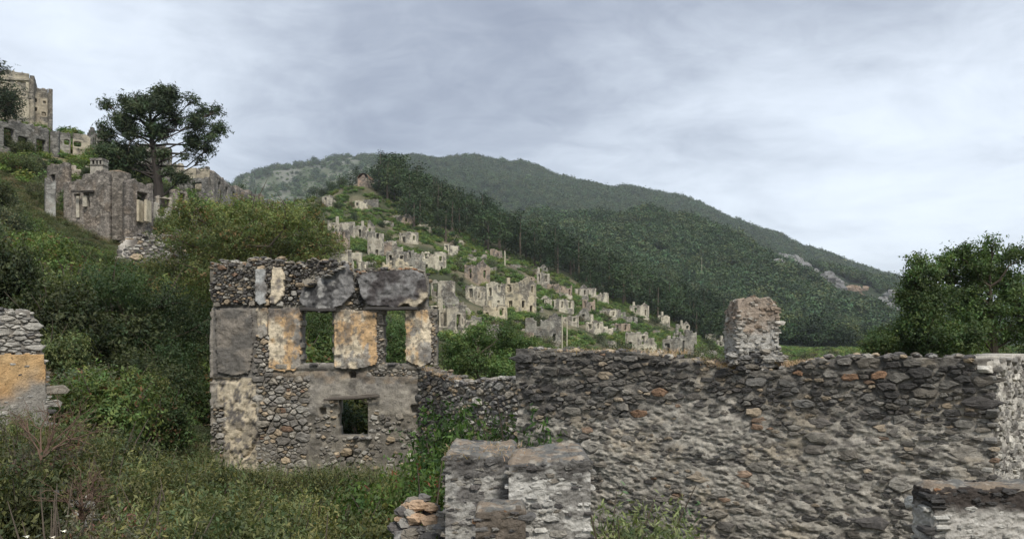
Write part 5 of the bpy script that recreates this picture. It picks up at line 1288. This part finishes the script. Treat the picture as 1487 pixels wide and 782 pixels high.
# tall hilltop building, two blocks
tb = frag('tall pale flat topped building shell on the hilltop at the left edge', 'building', 'hilltop_building', [
    (-60, 106, 43, 110, 98, 190, CR, [(.33, .62, 1.0, 1.4), (.63, .60, 1.2, 1.5), (.88, .62, .9, 1.9)], .04, 0),
    (43, 110, 50, 118, 102, 190, (.30, .26, .2), [], .05, 0), (44, 111, 70, 112.5, 123, 190, (.33, .28, .21), [(.3, .62, .4, .4), (.3, .42, .4, .4), (.75, .35, .4, .4), (.8, .6, .35, .35)], .04, 0), (70, 112.5, 69, 121, 123, 190, (.2, .18, .15), [], .05, 0), (-60, 114, 44, 118, 105, 190, CR, [], .02, 0), (44, 117, 69, 119, 128, 190, CR, [], .02, 0)], res=.16)
def ledge():
    for a, b, py, Y0, Y1 in ((-58, 43, 113.5, 106, 110), (-58, 43, 130, 106, 110)):
        p_, q_ = P(a, py-8*(a < 0)*0, Y0), P(b, py+4, Y1); n = np.array([0, -.16, 0]); V = []
        for p0_ in (p_, q_):
            for dy in (0, -.2):
                for dz in (0, .22): V.append(p0_+np.array([0, dy, dz]))
        Fq = np.array([(0, 1, 3, 2), (4, 6, 7, 5), (0, 4, 5, 1), (2, 3, 7, 6), (0, 2, 6, 4), (1, 5, 7, 3)]); mk('string_course', V, Fq, M_far, tb, np.tile((.28, .25, .2), (8, 1)))
ledge()
frag('dark stone arcade wall with arched openings below the tall hilltop building', 'wall', 'arcade_wall', [(-40, 84, 72, 92, 172, 232, ST, [(.18, .25, 1.1, 2.0), (.45, .3, 1.0, 2.0), (.64, .2, 1.1, 1.8), (.88, .25, 1.2, 1.8)], .10, 0), (72, 92, 84, 92, 188, 232, ST, [], .3, 0)], res=.18)
frag('pale plastered wall right of the arcade wall on the ridge', 'wall', 'plastered_wall', [(82, 95, 103, 96, 190, 222, PLs, [(.7, .4, .6, .6)], .1, 0), (105, 96, 132, 97, 194, 222, CR, [(.3, .3, .7, .6)], .1, 0)], res=.18)
frag('twin small gables on the ridge just left of the lone pine', 'house', 'ruined_house', [(126, 100, 139, 100, 192, 222, ST, [], .02, .9), (139, 100, 153, 100, 193, 222, PLs, [(.4, .3, .5, .7)], .02, .9)], res=.18)
frag('roofless stone house hidden behind the lone pine crown', 'house', 'ruined_house', [(196, 96, 221, 96, 206, 262, PLs, [(.4, .5, .8, 1.0)], .1, 0), (221, 96, 250, 99, 208, 262, (.2, .185, .165), [(.6, .5, .5, 1.6), (.85, .5, .5, 1.6)], .05, 0)], res=.18)
frag('cream stepped terrace wall on the ridge right of the lone pine', 'wall', 'terrace_wall', [(240, 106, 262, 104, 238, 268, CR, [], .06, 0), (262, 104, 303, 104, 241, 272, CR, [], .05, 0), (284, 103.6, 304, 103, 244, 262, (.36, .31, .235), [], .02, 0), (304, 103, 327, 112, 255, 285, (.25, .22, .19), [], .05, 0)], res=.18)
frag('long grey stone building with arch and window row descending the ridge', 'building', 'ruined_building', [(256, 99, 304, 97, 258, 292, (.19, .18, .165), [(.62, .40, 1.6, 1.0)], .04, 0), (304, 97, 340, 108, 262, 300, (.22, .2, .18), [(.2, .3, .9, 1.4), (.5, .3, .9, 1.4), (.8, .3, .9, 1.4)], .05, 0), (338, 107, 376, 120, 276, 312, (.26, .22, .19), [(.2, .3, .8, 1.0), (.5, .3, .8, 1.0), (.8, .3, .8, 1.0)], .12, 0)], res=.18)
frag('pinkish wall remains at the right end of the ridge above the broad tree', 'wall', 'ruined_wall', [(376, 118, 400, 126, 286, 325, (.26, .21, .18), [(.5, .4, .7, .9)], .35, 0), (405, 124, 416, 126, 292, 325, PLs, [], .3, .4)], res=.2)
simple_wall('ruined_wall', 'broken dark rubble wall with a pale pinnacle stone half buried in slope shrubs', 'wall', (172, 48), (268, 50), .6,
    ([165, 175, 190, 215, 240, 256, 262, 270], [368, 352, 345, 340, 340, 336, 332, 345]), .12, .32, lambda u, v, px, py: lerp([.12, .11, .10], [.36, .34, .31], (1-ss(px, 180, 195))), lambda rs, px, py: greys(rs)*1.15, 120, 21, zb=gz(220, 49)-1.0)
# small brown pier between the bushes, hill side
column('stone_pier', 'tall slim dark pier of flat stones standing among green shrubs', 'pier', 706, 724, 470, 540, 47, .75, .16, lambda u, v, rs: (np.broadcast_to(np.array([.13, .12, .11]), np.shape(u)+(3,)) if rs is None else GREY[rs.randint(6)]*1.4), limit=100, round_top=.05)

# terrace walls between the houses
def terraces():
    r_ = np.random.RandomState(44); k_ = 0
    for _ in range(900):
        if k_ >= 90: break
        Y = r_.uniform(115, 255); px = r_.uniform(500, 1050)
        if Y > np.interp(px, [500, 560, 700, 860, 1000], [255, 250, 245, 240, 225]): continue
        wpx = r_.uniform(12, 34); 
        if any(h[0]-4 < px < h[2]+4 and Y < h[5]+2 and Y > h[5]-18 for h in HOUSES): continue
        z = gz(px, Y); hh = r_.uniform(.8, 1.8); x = (px-CX)/F*Y; w_ = wpx/F*Y; dy = r_.uniform(-1, 1)*w_*.3
        root = empty('terrace_wall', (x, Y, z), 'low dry stone terrace wall between the village ruins', 'wall', 'terrace walls of the village')
        facade('wall', (x-w_/2, Y-dy), (x+w_/2, Y+dy), z, z+hh, np.array([x, Y+20, 0]), root, TINT[r_.randint(4)]*.85, 3000+k_, 1, .25, .6, win=False, thick=.6); k_ += 1
terraces()

# chapel on the hilltop
def chapel():
    Y = 262.; S = Y/F; r_ = empty('chapel', P(530, 268, Y), 'small stone chapel with rounded gable on the hilltop', 'chapel')
    z0 = (HY-270)*S
    facade('wall', ((519-CX)*S, Y), ((535-CX)*S, Y), z0, (HY-259)*S, np.array([(530-CX)*S, Y+5, 0]), r_, (.34, .24, .18), 61, 1, .3, .02, wins=[], peak=1.5)
    facade('wall', ((535-CX)*S, Y), ((544-CX)*(Y+6)/F, Y+6), z0, (HY-258.5)*S, np.array([(527-CX)*S, Y+5, 0]), r_, (.36, .31, .25), 62, 1, .3, .02, wins=[(.5, .45, .6, .9)])
    facade('wall', ((519-CX)*S, Y), ((527-CX)*(Y+6)/F, Y+6), z0, (HY-259)*S, np.array([(537-CX)*S, Y+5, 0]), r_, (.34, .25, .2), 63, 1, .3, .02, wins=[])
    facade('wall', ((527-CX)*(Y+6)/F, Y+6), ((544-CX)*(Y+6)/F, Y+6), z0, (HY-259)*S, np.array([(530-CX)*S, Y-5, 0]), r_, (.34, .25, .2), 64, 1, .3, .02, wins=[], peak=1.5)
    V, C = [], []; n = 10
    for k_, (xa, ya) in enumerate((((527-CX)*S, Y), ((535.5-CX)*(Y+6)/F, Y+6))):
        hw = 8.3*S
        for j in range(n+1):
            a = math.pi*j/n; V.append((xa-hw*math.cos(a), ya, (HY-259)*S-.1+1.9*math.sin(a)))
    Fc = [(j, j+1, n+2+j, n+1+j) for j in range(n)]
    mk('roof', V, np.array(Fc), M_far, r_, np.tile((.30, .19, .14), (len(V), 1)))
chapel()

# ------------------------------------------------------------------ rubble, dry grass, twigs, small things
def heap(label, px0, px1, pt, Y, n, rad, colfn, seed, name='rubble_heap'):
    r_ = np.random.RandomState(seed); root = empty(name, P((px0+px1)/2, pt+60, Y), label, 'rubble'); ps = []
    for i in range(n):
        px = r_.uniform(px0, px1); t = abs((px-(px0+px1)/2)/((px1-px0)/2)); py = pt+t*t*30+r_.rand()**.8*110
        ps.append(rock(r_, P(px, py, Y-((py-pt)/110)*.5+r_.uniform(-.1, .1)), r_.uniform(*rad), colfn(r_, py), (1.25, 1, .7)))
    ps.sort(key=lambda t: -np.ptp(t[0][:, 0]))
    for V, Fc, C in ps[:60]: mk('stone', V, Fc, M_near, root, C)
    if len(ps) > 60:
        V, Fc, C = merge(ps[60:]); o = mk('small_stones', V, Fc, M_near, root, C); o['kind'] = 'stuff'
heap('heap of lichened rubble stones beside the grey wall stub', 575, 646, 722, 7.4, 130, (.04, .10), lambda r_, py: (np.array([.36, .26, .18])*r_.uniform(.6, 1.1) if py < 760 and r_.rand() < .45 else GREY[r_.randint(6)]*1.2), 5)
heap('scatter of grey rubble stones showing through the twigs at the lower left', 20, 150, 700, 7.9, 90, (.02, .055), lambda r_, py: GREY[r_.randint(6)]*r_.uniform(.9, 1.6), 6)

def blades(pts, h, wd, seed, base, lean=.35, seedhead=None, per=1):
    r_ = np.random.RandomState(seed); pts = np.repeat(np.asarray(pts, float), per, 0); n = len(pts); pts = pts+r_.normal(size=(n, 3))*np.array([.03, .03, 0])*per**.5
    a = r_.rand(n)*6.28; hh = h*(.5+.8*r_.rand(n)); lx, ly = np.cos(a), np.sin(a); ln = lean*hh*r_.rand(n)
    wv = np.stack([-ly, lx, np.zeros(n)], 1)*wd*.5
    m_ = pts+np.stack([lx*ln*.35, ly*ln*.35, hh*.55], 1); t_ = pts+np.stack([lx*ln, ly*ln, hh], 1)
    V = np.stack([pts-wv, pts+wv, m_+wv*.8, m_-wv*.8, t_+wv*.15, t_-wv*.15], 1).reshape(-1, 3)
    i = np.arange(n)[:, None]*6; Fc = np.concatenate([i+np.array([0, 1, 2, 3]), i+np.array([3, 2, 4, 5])])
    col = np.array(base)[None]*(.65+.7*r_.rand(n))[:, None]; dry = r_.rand(n) < .22; col[dry] = np.array([.20, .17, .10])*(.6+.6*r_.rand(dry.sum(), 1))
    return V, Fc, np.repeat(col, 6, 0)
def grass():
    r_ = np.random.RandomState(9)
    n = 14000; Y = r_.uniform(8.5, 19, n); px = r_.uniform(280, 640, n); x = (px-CX)/F*Y; z = ground(x, Y); dens = fbm(x*1.2, Y*1.2, 0, 3) > .40; x, Y, z = x[dens], Y[dens], z[dens]
    # tall grass must clear up to about the foot of the house
    V, Fc, C = blades(np.c_[x, Y, z], .55, .014, 4, (.085, .11, .04), lean=1.2); o = mk('tall_grass', V, Fc, M_leaf, None, C); meta(o, kind='stuff')
    n = 5000; Y = r_.uniform(5.0, 9, n); px = r_.uniform(-60, 620, n); x = (px-CX)/F*Y; z = ground(x, Y)
    V, Fc, C = blades(np.c_[x, Y, z], .55, .010, 5, (.07, .095, .034)); o = mk('near_grass', V, Fc, M_leaf, None, C); meta(o, kind='stuff')
    # dry straw tufts on the walls
    for lab, px0, px1, Ya, Yb, pyt, n, h, seed in (('dry straw grass on the rubble wall left of the chimney stack', 1018, 1068, 9.9, 10.7, 530, 700, .10, 1), ('dry straw grass on the rubble wall right of the chimney stack', 1138, 1182, 9.7, 10.3, 529, 400, .08, 2),
                                    ('dry straw grass along the top of the side wall', 612, 668, 18.6, 19.9, 545, 300, .14, 3), ('dry straw grass on the flat top of the grey wall stub', 650, 760, 6.45, 7.3, 662, 260, .05, 4), ('thin dry weeds along the left half of the big wall top', 760, 1000, 10.9, 12.1, 513, 420, .08, 5)):
        Y = r_.uniform(Ya, Yb, n); px = r_.uniform(px0, px1, n)
        tpx_ = (px-CX)/F
        if seed in (1, 2, 5): Y = 21.6/(tpx_+1.794)+r_.uniform(.04, .5, n)
        if seed == 3: Y = 17.053/(1+1.2235*tpx_)+r_.uniform(.04, .45, n)
        if seed == 3: pz = np.interp(px, [612, 640, 668], [534, 547, 556])
        elif seed == 1: pz = np.interp(px, [1018, 1068], [526, 540])
        else: pz = np.full(n, float(pyt))
        Yw = Y if seed != 4 else np.full(n, 6.5)
        p_ = np.c_[(px-CX)/F*Y, Y, (HY-pz)/F*Yw-.02]
        if seed in (1, 2): p_[:, 2] = (HY-pz-4)/F*(21.6/(tpx_+1.794))
        if seed == 5: p_[:, 2] = (HY-513)/F*(21.6/(tpx_+1.794))-.01
        V, Fc, C = blades(p_, h, .008 if seed != 3 else .014, 20+seed, (.23, .175, .125), lean=2.6); C = np.clip(C, 0, 1)
        o = mk('dry_grass_tuft', V, Fc, M_leaf, None, C); meta(o, lab, 'dry grass')
grass()
def twigs(px, Y, py0, hgt, seed, label):
    r_ = np.random.RandomState(seed); b = P(px, py0, Y); root = empty('bare_bush', b, label, 'bush'); ps = []
    def grow(p0, d_, ln, r, lv):
        p1 = p0+d_*ln*.5+r_.normal(size=3)*ln*.08; p2 = p0+d_*ln+r_.normal(size=3)*ln*.10
        ps.append(tube([p0, p1, p2], [r, r*.8, r*.55], 4, (.13, .085, .06)))
        if lv:
            for _ in range(3):
                nd = d_+r_.normal(size=3)*.55; nd[2] += .1; grow(p1 if r_.rand() < .35 else p2, nd/np.linalg.norm(nd), ln*.68, r*.55, lv-1)
    for i in range(6):
        d_ = np.array([r_.normal()*.6, r_.normal()*.4, 1.]); grow(b, d_/np.linalg.norm(d_), hgt*.42, .014, 3)
    V, Fc, C = merge(ps); mk('branches', V, Fc, M_bark, root, C)
twigs(60, 8.6, 668, .85, 3, 'bare brown twiggy bush in front of the ochre wall end')
twigs(120, 7.2, 760, .6, 4, 'bare twiggy bush over the rubble near the bottom edge')
def flowers():
    r_ = np.random.RandomState(2)
    for lab, px, py in (('small white flower head in the bottom left undergrowth, highest of three', 92, 770), ('small white flower head at the bottom edge, leftmost', 38, 778), ('small white flower head at the bottom edge between the other two', 76, 779)):
        Y = 4.9; c = P(px, py, Y); root = empty('white_flower', c, lab, 'flower'); V = []; Fc = []
        for k_ in range(9):
            a = k_*6.283/9; t = np.array([math.cos(a), math.sin(a)*.6, .25*math.sin(a*2)])*.022; s = np.array([-math.sin(a), math.cos(a)*.6, 0])*.006; n = len(V)
            V += [c, c+t*.6+s, c+t, c+t*.6-s]; Fc.append((n, n+1, n+2, n+3))
        mk('petals', V, np.array(Fc), M_leaf, root, np.tile((.75, .75, .70), (len(V), 1)))
        V, F2, C = tube([c-np.array([0, -.02, .4]), c-np.array([.01, 0, .2]), c], [.003, .003, .002], 4, (.06, .09, .03)); mk('stem', V, F2, M_leaf, root, C)
flowers()
# thin poles in the village
for lab, px, pt, pb, Y in (('thin pale pole in the lower village, shorter right one of the pair', 823, 466, 498, 118), ('thin pale pole in the lower village, left of the pair', 816, 458, 510, 112), ('slim pale marker post on the skyline of the upper village slope', 733, 364, 380, 228), ('slender utility pole standing in the far wood', 1019, 374, 400, 560)):
    z0 = min(gz(px, Y)-.5, (HY-pb)/F*Y); root = empty('pole', ((px-CX)/F*Y, Y, z0), lab, 'pole'); r0 = .10 if Y < 200 else (.22 if Y < 300 else .13)
    V, Fc, C = tube([((px-CX)/F*Y, Y, z0), ((px-CX)/F*Y+.05, Y, (HY-(pt+pb)/2)/F*Y), ((px-CX)/F*Y, Y, (HY-pt)/F*Y)], [r0, r0, r0*.8], 6, (.42, .38, .28)); mk('shaft', V, Fc, M_far, root, C)
    V, Fc, C = tube([((px-CX)/F*Y, Y, (HY-pt)/F*Y), ((px-CX)/F*Y, Y, (HY-pt)/F*Y+.12)], [r0*1.1, r0*.3], 6, (.3, .27, .2)); mk('cap', V, Fc, M_far, root, C)
def bird():
    c = P(1229, 378, 240); root = empty('bird', c, 'pale bird gliding in the sky above the right mountain', 'bird'); s = 1.1
    V = np.array([(-1.15, .1, .10), (-.5, -.12, .2), (0, -.2, .05), (.5, -.12, .2), (1.15, .1, .10), (.5, .14, .17), (0, .22, .04), (-.5, .14, .17), (0, -.55, 0), (0, .6, 0), (.1, 0, -.06), (-.1, 0, -.06)])*s+c
    Fc = np.array([(0, 1, 7), (1, 2, 7), (2, 6, 7), (2, 3, 5), (2, 5, 6), (3, 4, 5), (8, 10, 2), (8, 2, 11), (8, 11, 10), (9, 6, 10), (9, 11, 6), (9, 10, 11), (2, 10, 6), (2, 6, 11)])
    mk('body', V, Fc, M_leaf, root, np.tile((.42, .40, .38), (len(V), 1)))
bird()

# ------------------------------------------------------------------ haze
def haze():
    m = bpy.data.materials.new('haze_air'); m.use_nodes = True; t = NT(m.node_tree)
    v = t.add('ShaderNodeVolumePrincipled'); v.inputs['Color'].default_value = (.86, .92, 1, 1); v.inputs['Density'].default_value = .0001
    ou = t.add('ShaderNodeOutputMaterial'); t.link(v.outputs[0], ou.inputs['Volume'])
    x, y0, y1, z0, z1 = 7200, -7200, 7200, -45, 420
    V = [(a, b, c) for a in (-x, x) for b in (y0, y1) for c in (z0, z1)]
    o = mk('haze', V, [(0, 1, 3, 2), (4, 6, 7, 5), (0, 4, 5, 1), (2, 3, 7, 6), (0, 2, 6, 4), (1, 5, 7, 3)], m); meta(o, kind='stuff')
haze()
for p_ in list(near)+list(mid)+list(pines)+list(vs)+[cm]:
    if p_.name not in PROTO_USED:
        for ch in list(p_.children): bpy.data.objects.remove(ch)
        bpy.data.objects.remove(p_)
